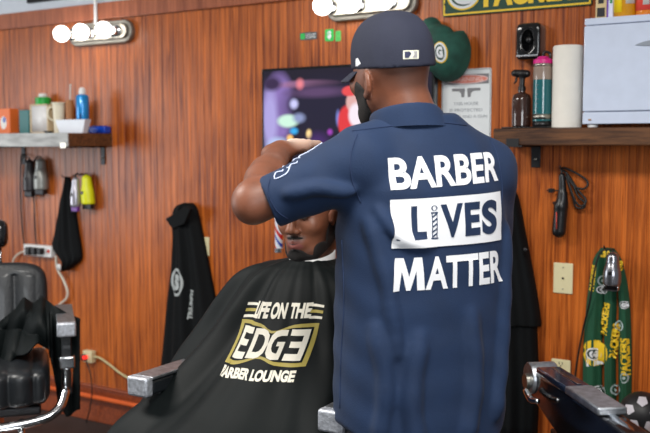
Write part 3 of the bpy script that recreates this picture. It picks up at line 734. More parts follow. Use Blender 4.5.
# bottles on the warmer
ZT = z1+.0006
def bottle(px0, px1, pt, off, name, body, label, cat, extras, neck=True, box=False):
    a = W(px0, 10, off); b = W(px1, 10, off); R = (b.x-a.x)/2; H = W(px0, pt, off).z-ZT
    r = root(name, ((a.x+b.x)/2, WALL-off, ZT), label, cat)
    if box: mesh('carton', *boxm(-R, R, -min(R, .03), min(R, .03), 0, H), body, r, bevel=.002)
    else: mesh('bottle_body', *lathe([(R*.9, 0), (R, .004), (R, H*.8), (R*.8, H*.9), (R*.45, H*.94), (R*.45, H)], (0, 0, 0), sy=.8), body, r, angle=50)
    if neck and not box: mesh('cap', *lathe([(R*.55, H+.0003), (R*.55, H+.03), (R*.4, H+.034)], (0, 0, 0)), extras[0], r, angle=40)
    for e_, (nm, x0_, x1_, za, zb_, mm) in enumerate(extras[1]):
        yy = -.0006*e_ -(min(R, .03) if box else R*.8)-.0006
        if box: flat(nm, poly2d([(x0_*R, za*H), (x1_*R, za*H), (x1_*R, zb_*H), (x0_*R, zb_*H)]), mm, r, (0, yy, 0), (1, 0, 0), .0002)
        else:
            t0, t1 = math.asin(x0_), math.asin(x1_); v = []; f = []
            for i in range(9):
                t = t0+(t1-t0)*i/8; v += [(R*(1.015+.03*e_)*math.sin(t), -R*.8*(1.02+.03*e_)*math.cos(t), za*H), (R*(1.015+.03*e_)*math.sin(t), -R*.8*(1.02+.03*e_)*math.cos(t), zb_*H)]
            for i in range(8): f.append((2*i, 2*i+2, 2*i+3, 2*i+1))
            mesh(nm, v, f, mm, r, solid=.0006)
    return r
LB = mat('label_grey_white', (206, 206, 200), .4)
bottle(597, 608, -8, .13, 'beige_carton', mat('beige_carton_card', (214, 190, 140), .5), 'narrow beige box, first on top of the towel warmer', 'box', (0, [('dark_print', -.7, .7, .08, .4, M['steel']), ('dark_print', -.5, .5, .55, .75, M['steel'])]), box=True)
bottle(607.5, 613.5, -14, .15, 'white_tube', mat('tube_white', (222, 224, 246), .4), 'slim white and violet box beside the narrow beige box', 'box', (0, [('violet_stripe', -.95, -.45, 0.02, .98, mat('violet', (110, 60, 170), .4)), ('green_mark', .1, .8, .45, .6, mat('green_mark', (40, 140, 80), .4))]), box=True)
AMB = mat('amber_liquid', (214, 150, 24), .15, coat=.5)
bottle(612.5, 636, -26, .12, 'yellow_bottle', AMB, 'amber yellow bottle with a barcode label on the towel warmer', 'bottle', (M['black'], [('yellow_label', -.95, .0, .12, .75, mat('label_yellow', (250, 216, 20), .4)), ('barcode_label', .3, .93, .3, .62, LB)]))
bottle(635.5, 656, -26, .12, 'red_bottle', mat('orange_liquid', (226, 130, 40), .15, coat=.5), 'red labelled orange bottle at the right edge, on the towel warmer', 'bottle', (M['black'], [('red_label', -.95, .97, .14, .8, mat('label_red', (228, 74, 62), .4)), ('barcode_label', -.1, .5, .26, .6, LB)]))
# ================================================================== things hanging on the wall
def drape(rows, depth, nf=3, amp=.012, seed=1, n=44, m=34, off0=.006):
    """rows of (py, px left, px right): cloth hanging flat against the wall with upright folds"""
    rnd = random.Random(seed); ph = [rnd.uniform(0, 6.28) for _ in range(6)]
    P = [(W(b, a, depth*.7).x, W(c, a, depth*.15).x, W(b, a, depth*.6).z) for a, b, c in rows]
    C = crom(P, max(2, m//len(P))); v = []; K = len(C)
    for k, (xl, xr, z) in enumerate(C):
        t = k/(K-1); ring = []
        for i in range(n+1):
            s = i/n; e = math.sin(math.pi*s)**.45 if 0 < s < 1 else 0
            g = math.sin(nf*math.pi*2*s+ph[0]+1.2*t)+.5*math.sin(nf*4.7*math.pi*s+ph[1]-2*t)
            y = off0+depth*e*(.55+.45*min(1, t*3+.3))+amp*e*g*(.4+.6*t)
            ring.append((xl+(xr-xl)*s, WALL-max(y, off0), z+.004*math.sin(5*s+ph[2])*t))
        for i in range(n-1, 0, -1):
            s = i/n; ring.append((xl+(xr-xl)*s, WALL-off0*.6, ring[i][2]))
        v += ring
    N = 2*n; f = []
    for k in range(K-1):
        for i in range(N):
            j = (i+1) % N; f.append((k*N+i, k*N+j, (k+1)*N+j, (k+1)*N+i))
    f.append(list(range(N))[::-1]); f.append([(K-1)*N+i for i in range(N)])
    return v, f
def hook(px, py, parent=None, org=(0, 0, 0)):
    p = W(px, py, .0)
    return mesh('hook', *tube([(p.x, WALL-.001, p.z), (p.x, WALL-.03, p.z), (p.x, WALL-.045, p.z+.012)], .003, 8), M['steel'], parent, org)
def cloth(name, rows, depth, label, cat, mm, nf=3, amp=.012, seed=1, hk=None):
    p = W(rows[0][1], rows[-1][0], depth); r = root(name, (p.x, WALL, p.z), label, cat); O = tuple(r.location)
    v, f = drape(rows, depth, nf, amp, seed); mesh('fabric', v, f, mm, r, O)
    if hk: hook(hk[0], hk[1], r, O)
    return r, v, f, O
cloth('black_towel', [(177, 65.5, 70), (195, 60, 74), (215, 56, 77), (235, 52, 80), (247, 50, 82), (258, 57, 82), (266, 62, 75), (270, 64, 70)], .045, 'black towel hanging from a nail left of the yellow clippers', 'towel', M['cloth'], 2, .012, 3, (68, 177))
r, v, f, O = cloth('barber_cape', [(203, 181, 193), (207, 173, 197), (218, 170, 200), (240, 170, 205), (270, 168, 211), (300, 164, 217), (340, 160, 224), (368, 157, 228)], .055, 'black barber cape with a pale round emblem, hung up behind the client', 'cape', M['cloth'], 2.3, .014, 8, (189, 206))
fl = [W(186, 206, .07), W(165, 219, .075), W(172, 229, .075), W(184, 224, .085), W(190, 209, .09)]
mesh('folded_flap', [tuple(a) for a in fl]+[(a.x, a.y+.02, a.z) for a in fl], [(0, 1, 2, 3, 4), (9, 8, 7, 6, 5)]+[(i, i+5, (i+1) % 5+5, (i+1) % 5) for i in range(5)], M['cloth'], r, O, bevel=.004)
B = bvh_of(v, f)
def onwall(px, py, off=.055): p = W(px, py, off); return (p.x, p.y, p.z)
PG_ = mat('faded_white_print', (176, 182, 182), .7)
e = j2(ring2d(0, 0, .052, .070, .013), text2d('S', -.024, .024, -.040, .040, .07), poly2d([(-.028, .0), (-.022, -.006), (.026, .018), (.022, .024)]))
wrap('round_emblem', e, PG_, r, B, onwall(177, 282), (1, 0, 0), (0, 1, 0), .002, .012, O)
wrap('lettering', text2d('TRIUMPH', -.075, .075, -.013, .013, .04), PG_, r, B, onwall(190.5, 305), (.12, 0, .99), (0, 1, 0), .002, .012, O, V=(-1, 0, 0.1))
r, v, f, O = cloth('work_smock', [(188, 488, 513), (200, 486, 519), (240, 484, 527), (285, 482, 536), (320, 480, 541), (322, 480, 537), (380, 480, 539), (432, 480, 537)], .09, 'black smock hanging on the wall just right of the barber', 'smock', M['cloth'], 2.5, .012, 5, (505, 190))
p = W(524, 250, .1)
mesh('button', *lathe([(.006, -.004), (.008, -.002), (.008, 0)], (p.x-O[0], WALL-.085-O[1], p.z-O[2]), 14, 'y'), M['steel'], r)
# green scarf with team print
p = W(607, 418, .04); r = root('team_print_scarf', (p.x, WALL, p.z), 'green and gold PACKERS print scarf hanging at the right', 'scarf'); O = tuple(r.location)
SCG = mat('scarf_green', (18, 76, 50), .8, var=.1, bump=.2, bs=300); V_, F_ = [], []
for rows_, dp, sd in (([(248, 600, 609), (256, 594, 607), (266, 591, 606), (300, 586, 604.5), (345, 582.5, 602.5), (385, 582, 602.5), (418, 583, 602)], .030, 12),
                      ([(248, 604, 612), (256, 603, 616), (300, 603.5, 617), (345, 603.5, 616), (400, 603.5, 616.5), (422, 604, 616)], .034, 4),
                      ([(248, 606, 614), (256, 610, 620), (270, 615, 625), (300, 618, 630), (345, 617.5, 632), (385, 618, 632), (424, 618, 631)], .028, 9)):
    v, f = drape(rows_, dp, 1.2, .005, sd); mesh('fabric_strip', v, f, SCG, r, O); n0 = len(V_); V_ += v; F_ += [[i+n0 for i in a] for a in f]
hook(607, 248, r, O); B = bvh_of(V_, F_); WS = M['print']; YE = M['pyellow']
DGs = mat('scarf_dark', (12, 40, 30), .8)
def pr(nm, m2, mm, px, py, U=(1, 0, 0), V=(0, 0, 1), l=.0015): wrap(nm, m2, mm, r, B, onwall(px, py, .035), U, (0, 1, 0), l, .012, O, V=V)
up = dict(U=(.08, 0, 1), V=(-1, 0, .08)); dn = dict(U=(-.06, 0, 1), V=(-1, 0, -.06))
for (px, py, w_, h_, s_, kk) in ((592.5, 278, .10, .022, 'PACKERS', up), (605, 319, .125, .026, 'PACKERS', up), (614.5, 341, .13, .026, 'PACKERS', up), (624.5, 357, .14, .034, 'PACKERS', dn), (620, 266, .04, .018, 'GB', up)):
    pr('lettering', text2d(s_, -w_/2, w_/2, -h_/2, h_/2, .05), YE, px, py, **kk)
for (px, py, R_) in ((593.5, 354, .03), (598, 392, .028), (602, 290, .02), (624, 305, .018)):
    pr('oval', poly2d(ellp(0, 0, R_, R_*.8)), WS, px, py); pr('oval_centre', poly2d(ellp(0, 0, R_*.8, R_*.6)), DGs, px, py, l=.0024)
    pr('team_letter', text2d('G', -R_*.5, R_*.5, -R_*.45, R_*.45, .08), WS, px, py, l=.0032)
pr('helmet', j2(poly2d(ellp(0, 0, .050, .050, 24)),), YE, 594.5, 353, l=.0008)
pr('helmet_mask', j2(poly2d([(.0, -.03), (.03, -.03), (.034, -.038), (-.0, -.05)]), poly2d([(-.03, -.02), (-.02, -.02), (-.02, -.055), (-.03, -.055)])), WS, 594.5, 353, l=.0012)
for (px, py) in ((602, 281), (619, 326), (624, 378), (615, 390)):
    pr('patch', j2(ring2d(0, 0, .016, .02, .005), poly2d(ellp(0, 0, .006, .006, 8))), mat('pale_patch', (170, 190, 190), .7), px, py)
for px, py in ((603, 254), (610, 253)): pr('yellow_dot', poly2d(ellp(0, 0, .012, .014, 12)), YE, px, py)
# ------------------------------------------------------------------ clippers on cords
def clipper(name, px, pyt, pyb, wpx, off, body, tip, label, tilt=0., head=True, cat='hair clippers', cords=None, group='hair clippers hanging on the wall'):
    a = W(px, pyt, off); b = W(px, pyb, off); H = a.z-b.z; w = W(px+wpx/2, pyb, off).x-W(px-wpx/2, pyb, off).x
    r = root(name, (a.x, WALL, b.z), label, cat, group if name == 'hair_clippers' else None); 
    F = Field((-w*1.2-.02, -off-.05, -.02), (w*1.2+.02, -off+.05, H+.03), .0025); ti = math.tan(tilt)
    F.cap((0, -off+.0, H*.22), (ti*H*.7, -off+.006, H*.92), w*.5, w*.36, .0); F.ell((ti*H*.3, -off, H*.42), (w*.52, w*.46, H*.38), .01)
    F.wave(lambda x, y, z: .0*x)
    hd = H*.16; F.plane((0, 0, hd), (0, 0, -1)); v, f = F.surf(); mesh('clipper_body', v, f, body, r)
    mesh('blade', *boxm(-w*.42, w*.42, -off-w*.22, -off+w*.16, hd*.15, hd-.0005), tip, r, bevel=.002)
    mesh('blade_teeth', *boxm(-w*.4, w*.4, -off-w*.2, -off-w*.05, 0, hd*.14), M['steel'], r)
    mesh('thumb_switch', *boxm(-w*.12+ti*H*.5, w*.12+ti*H*.5, -off-w*.5, -off-w*.38, H*.46, H*.56), M['black'], r, bevel=.002)
    mesh('cord_guard', *tube([(ti*H*.7, -off+.006, H*.98), (ti*H*.8, -off+.008, H+.02)], [.006, .004], 8), M['wire'], r)
    if cords:
        pts = [(ti*H*.8, -off+.008, H+.018)]+[tuple(W(x, y, o_)-Vector(r.location)) for x, y, o_ in cords]
        mesh('cord', *tube(pts, .0035, 7), M['wire'], r)
    return r
BK = mat('clipper_charcoal', (50, 48, 52), .35); SG = mat('clipper_grey', (150, 152, 148), .35, .3); YL = mat('clipper_yellow', (222, 226, 20), .4); SV = mat('clipper_silver', (180, 178, 188), .25, .6)
clipper('hair_clippers', 29, 161, 197, 8.5, .035, BK, M['steel'], 'dark grey hair clippers hanging below the left shelf bracket', -.03, cords=[(25, 156, .03), (21, 158, .012), (20.5, 200, .012), (24, 245, .012), (30, 250, .03)])
clipper('hair_clippers', 40.5, 160, 195, 9.5, .035, SG, M['steel'], 'light grey hair clippers hanging beside the dark grey pair', -.04, cords=[(36, 158, .03), (32, 170, .012), (34, 205, .01), (36, 240, .012), (38, 249, .03)])
clipper('hair_trimmer', 75, 178, 212, 7, .07, SV, mat('purple_tip', (110, 50, 150), .4), 'silver hair trimmer with a purple tip, over the black towel', -.02, cat='hair trimmer', cords=[(73, 176, .05), (78, 173, .01)])
clipper('hair_clippers', 88, 177, 209, 9.5, .035, YL, M['steel'], 'bright yellow green hair clippers hanging on the wall', -.14, cords=[(80, 175, .03), (77, 174, .01)])
clipper('hair_clippers', 612.5, 255, 291, 17, .09, mat('clipper_chrome', (150, 150, 156), .2, .9), M['chrome'], 'chrome hair clippers hanging in front of the green scarf', .0,
        cords=[(609, 250, .06), (601, 252, .06), (595, 268, .06), (590, 300, .055), (583, 330, .03), (577, 362, .02), (572, 400, .02), (562, 440, .02), (556, 380, .012), (558, 374, .01)])
for (px, py) in ((26, 158), (37, 158), (74, 175), (79, 173)): pass
# ------------------------------------------------------------------ straightening iron with coiled cord
def iron():
    off = .045; top = W(561, 172, off); bot = W(560.5, 238, off); r = root('straightening_iron', (bot.x, WALL, bot.z), 'black straightening iron with a coiled cord, hanging under the right shelf', 'hair iron')
    O = Vector(r.location); L = lambda px, py, o_=off: tuple(W(px, py, o_)-O)
    F = Field(tuple(Vector(L(548, 240, .12))-Vector((.02, .02, .02))), tuple(Vector(L(575, 165, .0))+Vector((.02, .0, .02))), .0025)
    F.cap(L(559, 231), L(561, 206), .026, .026, 0.0); F.cap(L(561, 206), L(563, 194), .025, .016, .008); F.cap(L(563, 200), L(562, 176), .017, .012, .01)
    mesh('iron_body', *F.surf(), M['black'], r)
    a = L(556.5, 212, .072); b = L(556.5, 229, .072)
    mesh('red_lettering', *tube([a, b], .002, 6, smooth=False), M['red'], r)
    mesh('hinge', *tube([L(553, 203), L(568, 203)], .006, 10, smooth=False), M['steel'], r)
    pts = [(562, 175, .04), (562, 168, .03), (570, 170, .03), (584, 178, .02), (588, 184, .02), (583, 189, .025), (574, 186, .03), (568, 178, .03), (566, 172, .03), (573, 184, .03), (578, 196, .03), (585, 203, .03), (583, 208, .03), (576, 207, .03), (573, 198, .035), (569, 186, .035), (566, 176, .035), (571, 190, .04), (576, 202, .04), (582, 206, .035), (586, 200, .03), (578, 190, .025), (569, 176, .025), (563, 170, .02)]
    mesh('cord', *tube([L(*p) for p in pts], .0042, 7), M['wire'], r)
    mesh('plug', *join(boxm(*sum([[a_-s_, a_+s_] for a_, s_ in zip(L(551.5, 190.5, .035), (.010, .009, .008))], [])), tube([L(549, 190.5, .035), L(546.5, 190.5, .035)], .002, 6, smooth=False)), M['black'], r, bevel=.002)
    mesh('plug_lead', *tube([L(554, 190.5, .035), L(560, 190, .03), (L(566, 184, .03))], .003, 6), M['wire'], r)
    p = W(564, 168, 0); mesh('hook', *tube([(p.x-O.x, -.001, p.z-O.z), (p.x-O.x, -.045, p.z-O.z), (p.x-O.x, -.05, p.z-O.z+.01)], .003, 8), M['steel'], r)
iron()
# ------------------------------------------------------------------ power strip, adaptor and leads on the left
a = W(24, 244, .03); b = W(52, 257, .03)
r = root('power_strip', ((a.x+b.x)/2, WALL, (a.z+b.z)/2), 'white power strip with black plugs on the wall behind the left chair', 'power strip'); O = Vector(r.location)
hx = (b.x-a.x)/2
mesh('strip_body', *boxm(-hx, hx, -.035, -.0005, -.034, .030), M['white'], r, bevel=.005)
for i, x in enumerate((-hx*.45, -.005, hx*.4)): mesh('plug', *boxm(x-.017, x+.017, -.065, -.0355, -.026+.005*i, .018), M['black'], r, bevel=.004)
mesh('power_switch', *boxm(hx*.72, hx*.9, -.038, -.034, -.008, .010), M['red'], r, bevel=.001)
L = lambda px, py, o_=.02: tuple(W(px, py, o_)-O)
mesh('white_lead', *tube([L(27, 250, .03), L(20, 253), L(15, 257), (L(12, 264))], .005, 8), M['whitewire'], r)
o = mesh('extension_lead', *tube([tuple(W(*p)) for p in ((56, 256, .03), (57, 268, .02), (63, 279, .02), (67.5, 291, .02), (66, 299, .02), (58, 307, .02), (48, 330, .02), (40, 372, .02))], .0065, 8), M['whitewire'])
tag(o, 'thick white lead looping down the wall beside the left chair', 'cord')
t_ = W(61.5, 266, .055)
o = mesh('paper_tag', *boxm(t_.x-.014, t_.x+.014, WALL-.075, WALL-.0725, t_.z-.02, t_.z+.012), M['white']); tag(o, 'little white paper tag at the bottom of the black towel', 'tag')
p = W(89, 356, .02)
r = root('plug_adaptor', (p.x, WALL, p.z), 'small white socket adaptor with a red light, low on the wall', 'adaptor'); O = Vector(r.location)
mesh('adaptor_body', *boxm(-.034, .034, -.034, -.0005, -.034, .030), M['cream'], r, bevel=.004)
mesh('plug', *boxm(-.03, .0, -.055, -.0345, -.022, .012), M['black'], r, bevel=.004)
mesh('indicator_light', *boxm(-.012, .006, -.058, -.0352, -.012, .008), mat('red_light', (240, 50, 40), .3, emit=.8), r, bevel=.002)
L = lambda px, py, o_=.02: tuple(W(px, py, o_)-O)
mesh('beige_lead', *tube([L(94, 357, .03), L(100, 358), L(110, 365), L(120, 373), L(130, 378.5), L(145, 383), L(165, 392)], .006, 8), mat('beige_lead_mat', (196, 186, 140), .5), r)
mesh('black_lead', *tube([L(86, 360, .05), L(90, 372, .06), L(92, 390, .06), L(90, 408, .06), L(86, 423, .05)], .0035, 7), M['wire'], r)
# striped barber pole ornament
p0 = W(279, 248, .05); p1 = W(279, 219, .05)
m_, t, bs = newmat('pole_stripes'); tc = t.nodes.new('ShaderNodeTexCoord'); sp = t.nodes.new('ShaderNodeSeparateXYZ'); t.links.new(tc.outputs['Object'], sp.inputs[0])
ma = t.nodes.new('ShaderNodeMath'); ma.operation = 'MULTIPLY_ADD'; ma.inputs[1].default_value = 1.6; t.links.new(sp.outputs[0], ma.inputs[0]); t.links.new(sp.outputs[2], ma.inputs[2])
mo = t.nodes.new('ShaderNodeMath'); mo.operation = 'WRAP'; mo.inputs[1].default_value = 1; mo.inputs[2].default_value = 0
ms = t.nodes.new('ShaderNodeMath'); ms.operation = 'MULTIPLY'; ms.inputs[1].default_value = 11.; t.links.new(ma.outputs[0], ms.inputs[0]); t.links.new(ms.outputs[0], mo.inputs[0])
cr_ = t.nodes.new('ShaderNodeValToRGB'); cr_.color_ramp.interpolation = 'CONSTANT'
cr_.color_ramp.elements[0].color = lin((220, 225, 235)); cr_.color_ramp.elements[1].position = .75; cr_.color_ramp.elements[1].color = lin((200, 40, 40))
e_ = cr_.color_ramp.elements.new(.35); e_.color = lin((40, 70, 170)); e_ = cr_.color_ramp.elements.new(.55); e_.color = lin((220, 225, 235))
t.links.new(mo.outputs[0], cr_.inputs[0]); t.links.new(cr_.outputs[0], bs.inputs['Base Color'])
r = root('barber_pole', (p0.x, WALL, p0.z), 'little red, white and blue barber pole on the wall beside the client', 'barber pole')
h = p1.z-p0.z; mesh('striped_tube', *lathe([(.018, .0), (.018, h)], (0, -.05, 0)), m_, r, angle=40)
for z in (-.02, h): mesh('end_cap', *lathe([(.021, z), (.021, z+.02)], (0, -.05, 0)), M['chrome'], r, angle=40)
mesh('wall_arm', *boxm(-.008, .008, -.034, -.0005, h*.5, h*.5+.02), M['chrome'], r)
# stand and ball at the right edge
a = W(585, 436, .33); zt2 = a.z
r = root('low_cabinet', (a.x+.3, WALL-.2, 0), 'low wooden cabinet, only its corner showing under the green scarf', 'cabinet'); O = tuple(r.location)
mesh('cabinet_body', *boxm(a.x+.02, a.x+.6, WALL-.32, WALL-.08, 0, zt2-.022), M['black'], r, O, bevel=.004)
mesh('cabinet_top', *boxm(a.x, a.x+.62, WALL-.34, WALL-.07, zt2-.0215, zt2), mat('tan_top', (180, 134, 86), .5, var=.1), r, O, bevel=.003)
c = W(642, 416, .24); R_ = .08; c.z = zt2+R_+.001
r = root('patched_ball', (c.x, c.y, c.z), 'black ball with white patches at the lower right edge', 'ball')
mesh('ball_skin', *lathe([(max(.0005, R_*math.sin(a_)), -R_*math.cos(a_)) for a_ in np.linspace(0, math.pi, 22)], (0, 0, 0), 32), mat('ball_black', (20, 20, 24), .5), r)
B = bvh_of(*lathe([(max(.0005, R_*math.sin(a_)), -R_*math.cos(a_)) for a_ in np.linspace(0, math.pi, 22)], tuple(c), 32))
vw = (Vector(c)-Vector((0, 0, 1.5))).normalized(); ux = Vector((math.cos(YAW*.4), math.sin(YAW*.4), 0)); ux = (Vector((vw.y, -vw.x, 0))).normalized(); vy = ux.cross(vw)
Wp = mat('ball_white', (196, 192, 200), .5)
for k in range(5):
    an = math.radians(90+72*k); pc = (.045*math.cos(an), .045*math.sin(an))
    pts = [(pc[0]+.019*math.cos(an+math.radians(36+72*i)), pc[1]+.019*math.sin(an+math.radians(36+72*i))) for i in range(5)]
    wrap('white_patch', poly2d(pts), Wp, r, B, tuple(c), tuple(ux), tuple(vw), .001, .01, tuple(c), V=tuple(vy))
# ================================================================== barber chairs
def cushion(lo, hi, h=.006, ex=6., ch=0, axis=0, r=None):
    c = (np.array(lo)+np.array(hi))/2; R = (np.array(hi)-np.array(lo))/2
    F = Field(c-R-.03, c+R+.03, h); F.ell(tuple(c), tuple(R), 0, ex=ex)
    return F, c, R
def make_chair(name, loc, rz, lift, label, seat_z=.62, back_top=1.04, arms='pads', recline=12, head=True, arm_z=.84):
    r = root(name, loc, label, 'barber chair', 'barber chairs in the shop', rz); C_ = M['chrome']; Lr = M['leather']
    mesh('base', *lathe([(.33, 0), (.33, .015), (.30, .03), (.12, .05), (.07, .075), (.05, .08)], (0, 0, 0), 48), C_, r, angle=35)
    zs = seat_z+lift
    mesh('column', *lathe([(.045, .0805), (.045, .26), (.06, .27), (.06, zs-.19)], (0, 0, 0)), C_, r, angle=35)
    mesh('seat_frame', *boxm(-.20, .20, -.2, .2, zs-.189, zs-.152), M['steel'], r, bevel=.01)
    F, c, R = cushion((-.235, -.27, zs-.15), (.235, .22, zs)); F.wave(lambda x, y, z: .006*(np.abs(np.sin(x*36))**.5*-1+.8)*(np.abs(x) < .22))
    mesh('seat', *F.surf(), Lr, r)
    # backrest, built upright then leaned back
    th = math.radians(recline); hb = back_top+lift-zs-.03
    F = Field((-.28, -.1, -.05), (.28, .1, hb+.06), .006); F.ell((0, 0, hb/2), (.235, .05, hb/2), 0, ex=5.)
    F.wave(lambda x, y, z: .011*(.8-np.abs(np.sin(x*30))**.5)*(y < 0)*(np.abs(x) < .19)*(z > .05)*(z < hb-.05))
    v, f = F.surf(); T_ = lambda a: np.stack([a[:, 0], .20+a[:, 1]*math.cos(th)+a[:, 2]*math.sin(th), zs+.01+a[:, 2]*math.cos(th)-a[:, 1]*math.sin(th)], 1)
    bk_ = mesh('backrest', T_(v), f, Lr, r)
    e = [(.226*math.copysign(abs(math.cos(t))**.4, math.cos(t)), .0, hb/2+(hb/2-.004)*math.copysign(abs(math.sin(t))**.4, math.sin(t))) for t in np.linspace(0, 2*math.pi, 61)]
    mesh('piping', *tube(T_(np.array(e)).tolist(), .006, 8, 2), mat('piping_grey', (62, 66, 70), .3, coat=.3), bk_)
    if head:
        hz = hb+.05
        F = Field((-.16, -.09, hz-.05), (.16, .09, hz+.19), .005); F.ell((0, -.015, hz+.07), (.085, .045, .062), 0, ex=4.)
        v, f = F.surf(); hr = mesh('headrest', T_(v), f, M['blackgloss'], r)
        for s in (-.05, .05): mesh('post', *tube(T_(np.array([(s, 0, hb-.01), (s, 0, hz+.02)])).tolist(), .008, 8, smooth=False), C_, hr)
    az = arm_z+lift
    for s in (-1, 1):
        x = s*.296
        if arms == 'bolt' and s == -1: pass
        a = mesh('armrest', *boxm(x-.03, x+.03, -.232, .17, az-.045, az-.004), Lr, r, bevel=.008)
        mesh('arm_trim', *boxm(x-.0335, x+.0335, -.235, .16, az-.003, az+.006), M['scuffed'], a, bevel=.003)
        mesh('arm_end_cap', *boxm(x-.0345, x+.0345, -.262, -.2325, az-.046, az+.007), M['capend'], a, bevel=.007)
        [mesh('arm_support', *boxm(x-.018, x+.018, ya, yb, zs-.12, az-.046), Lr, r, bevel=.004) for ya, yb in ((-.19, -.16), (.10, .14))]
        mesh('side_frame', *tube([(x, .16, zs-.10), (x, -.02, zs-.11), (x, -.16, zs-.09), (x, -.235, zs-.02), (x, -.25, zs+.01)], .021, 12, flat=1.5), C_, r)
        mesh('frame_cap', *boxm(x-.027, x+.027, -.285, -.25, zs+.0, zs+.045), C_, r, bevel=.006)
    mesh('front_rail', *tube([(.29, -.2, zs-.1), (.26, -.245, zs-.16), (.18, -.27, zs-.19), (0, -.285, zs-.20), (-.18, -.27, zs-.19), (-.26, -.245, zs-.16), (-.29, -.2, zs-.1)], .018, 10), C_, r)
    for s in (-.13, .13): mesh('footrest_bar', *tube([(s, -.24, zs-.19), (s, -.38, zs-.32), (s, -.47, .26+lift)], .012, 8), C_, r)
    mesh('footrest', *boxm(-.18, .18, -.56, -.43, .235+lift, .26+lift), C_, r, bevel=.006)
    return r
PSI_C = math.radians(-30.7)
lc = Q2W((-1.315, 3.45, 0)); cc = Q2W((-.11, 2.415, 0))
left_chair = make_chair('barber_chair', (lc.x, lc.y, 0), math.radians(17.5)+YAW, 0., 'empty black leather barber chair with chrome arms at the left edge', seat_z=.68, back_top=1.04)
client_chair = make_chair('barber_chair', (cc.x, cc.y, 0), PSI_C+YAW, .05, 'barber chair the caped client sits in, its chrome arm ends showing', seat_z=.57, back_top=1.0, recline=18, head=False, arm_z=.833)
# third chair: turned away, seen by its left arm only
ps = math.radians(187.5); oc = Vector((.840, 1.945, 0)); ow = Q2W(oc)
r = root('barber_chair', (ow.x, ow.y, 0), 'barber chair at the lower right, only its long chrome and black arm in view', 'barber chair', 'barber chairs in the shop', ps+YAW)
zs = .60; az = .975
mesh('base', *lathe([(.33, 0), (.33, .015), (.30, .03), (.12, .05), (.07, .075), (.05, .08)], (0, 0, 0), 48), M['chrome'], r, angle=35)
mesh('column', *lathe([(.045, .0805), (.045, .26), (.06, .27), (.06, zs-.15)], (0, 0, 0)), M['chrome'], r, angle=35)
F, c, R = cushion((-.22, -.22, zs-.149), (.22, .22, zs)); mesh('seat', *F.surf(), M['leather'], r)
F, c, R = cushion((-.22, .235, zs-.05), (.22, .33, 1.1)); mesh('backrest', *F.surf(), M['leather'], r)
# chair faces local -y; the arm in view is at local +x
for x in (.29, -.29):
    a = mesh('armrest', *prism([(-.25, az-.075), (-.25, az-.012), (.26, az-.012), (.26, az-.13), (.05, az-.15)], x-.026, x+.026), M['blackgloss'], r, bevel=.006)
    a.data.transform(Matrix.Translation((x, 0, 0)) @ Matrix.Rotation(math.pi/2, 4, 'Z') @ Matrix.Translation((0, -x, 0)))
    mesh('arm_pad', *boxm(x-.030, x+.030, -.195, -.02, az-.011, az+.004), mat('blue_black_gloss', (26, 34, 50), .1, coat=.8), a, bevel=.004)
    mesh('pad_edge', *boxm(x-.012, x-.002, -.185, -.03, az+.0045, az+.006), M['chrome'], a, bevel=.0005)
    mesh('arm_plate', *boxm(x-.031, x+.031, -.018, .15, az-.011, az+.006), M['scuffed'], a, bevel=.004)
    mesh('arm_end_cap', *lathe([(.036, x-.033), (.038, x-.03), (.038, x+.03), (.036, x+.033)], (0, -.235, az-.033), 32, 'x'), M['scuffed'], a, angle=35)
    s_ = 1 if x > 0 else -1
    mesh('hub', *lathe(sorted([(.018, x+s_*.0335), (.018, x+s_*.042)], key=lambda t: t[1]), (0, -.235, az-.04), 24, 'x'), M['nickel'], a, angle=35)
    mesh('recline_lever', *tube([(x+s_*.045, -.215, az-.058), (x+s_*.05, -.17, az-.066), (x+s_*.05, -.125, az-.058)], [.008, .008, .006], 10), M['chrome'], a)
    mesh('tube_rail', *tube([(x+s_*.0, .12, az-.02), (x+s_*.0, .5, az-.045)], .016, 14, smooth=False), M['chrome'], r)
    mesh('side_panel', *boxm(x-.022, x+.022, -.12, .2, zs-.12, az-.12), M['black'], r, bevel=.004)
mesh('seat_frame', *boxm(-.30, .30, -.15, .18, zs-.19, zs-.15), M['steel'], r, bevel=.006)
# ================================================================== people
def skin(name, base, items=()):
    m, t, b = newmat(name); b.inputs['Roughness'].default_value = .5; b.inputs['Subsurface Weight'].default_value = .06
    b.inputs['Subsurface Radius'].default_value = (.02, .008, .004); b.inputs['Coat Weight'].default_value = .05; b.inputs['Coat Roughness'].default_value = .3
    tc = t.nodes.new('ShaderNodeTexCoord'); n = t.nodes.new('ShaderNodeTexNoise'); n.inputs['Scale'].default_value = 18; n.inputs['Detail'].default_value = 5
    t.links.new(tc.outputs['Object'], n.inputs['Vector'])
    r = t.nodes.new('ShaderNodeValToRGB'); r.color_ramp.elements[0].position = .3; r.color_ramp.elements[1].position = .7
    r.color_ramp.elements[0].color = lin(tuple(c*.9 for c in base)); r.color_ramp.elements[1].color = lin(tuple(min(255, c*1.08) for c in base))
    t.links.new(n.outputs[0], r.inputs[0])
    blobs(m, r.outputs[0], items)
    n2 = t.nodes.new('ShaderNodeTexNoise'); n2.inputs['Scale'].default_value = 260; t.links.new(tc.outputs['Object'], n2.inputs['Vector'])
    bp = t.nodes.new('ShaderNodeBump'); bp.inputs['Strength'].default_value = .12; bp.inputs['Distance'].default_value = .002
    t.links.new(n2.outputs[0], bp.inputs['Height']); t.links.new(bp.outputs[0], b.inputs['Normal'])
    return m
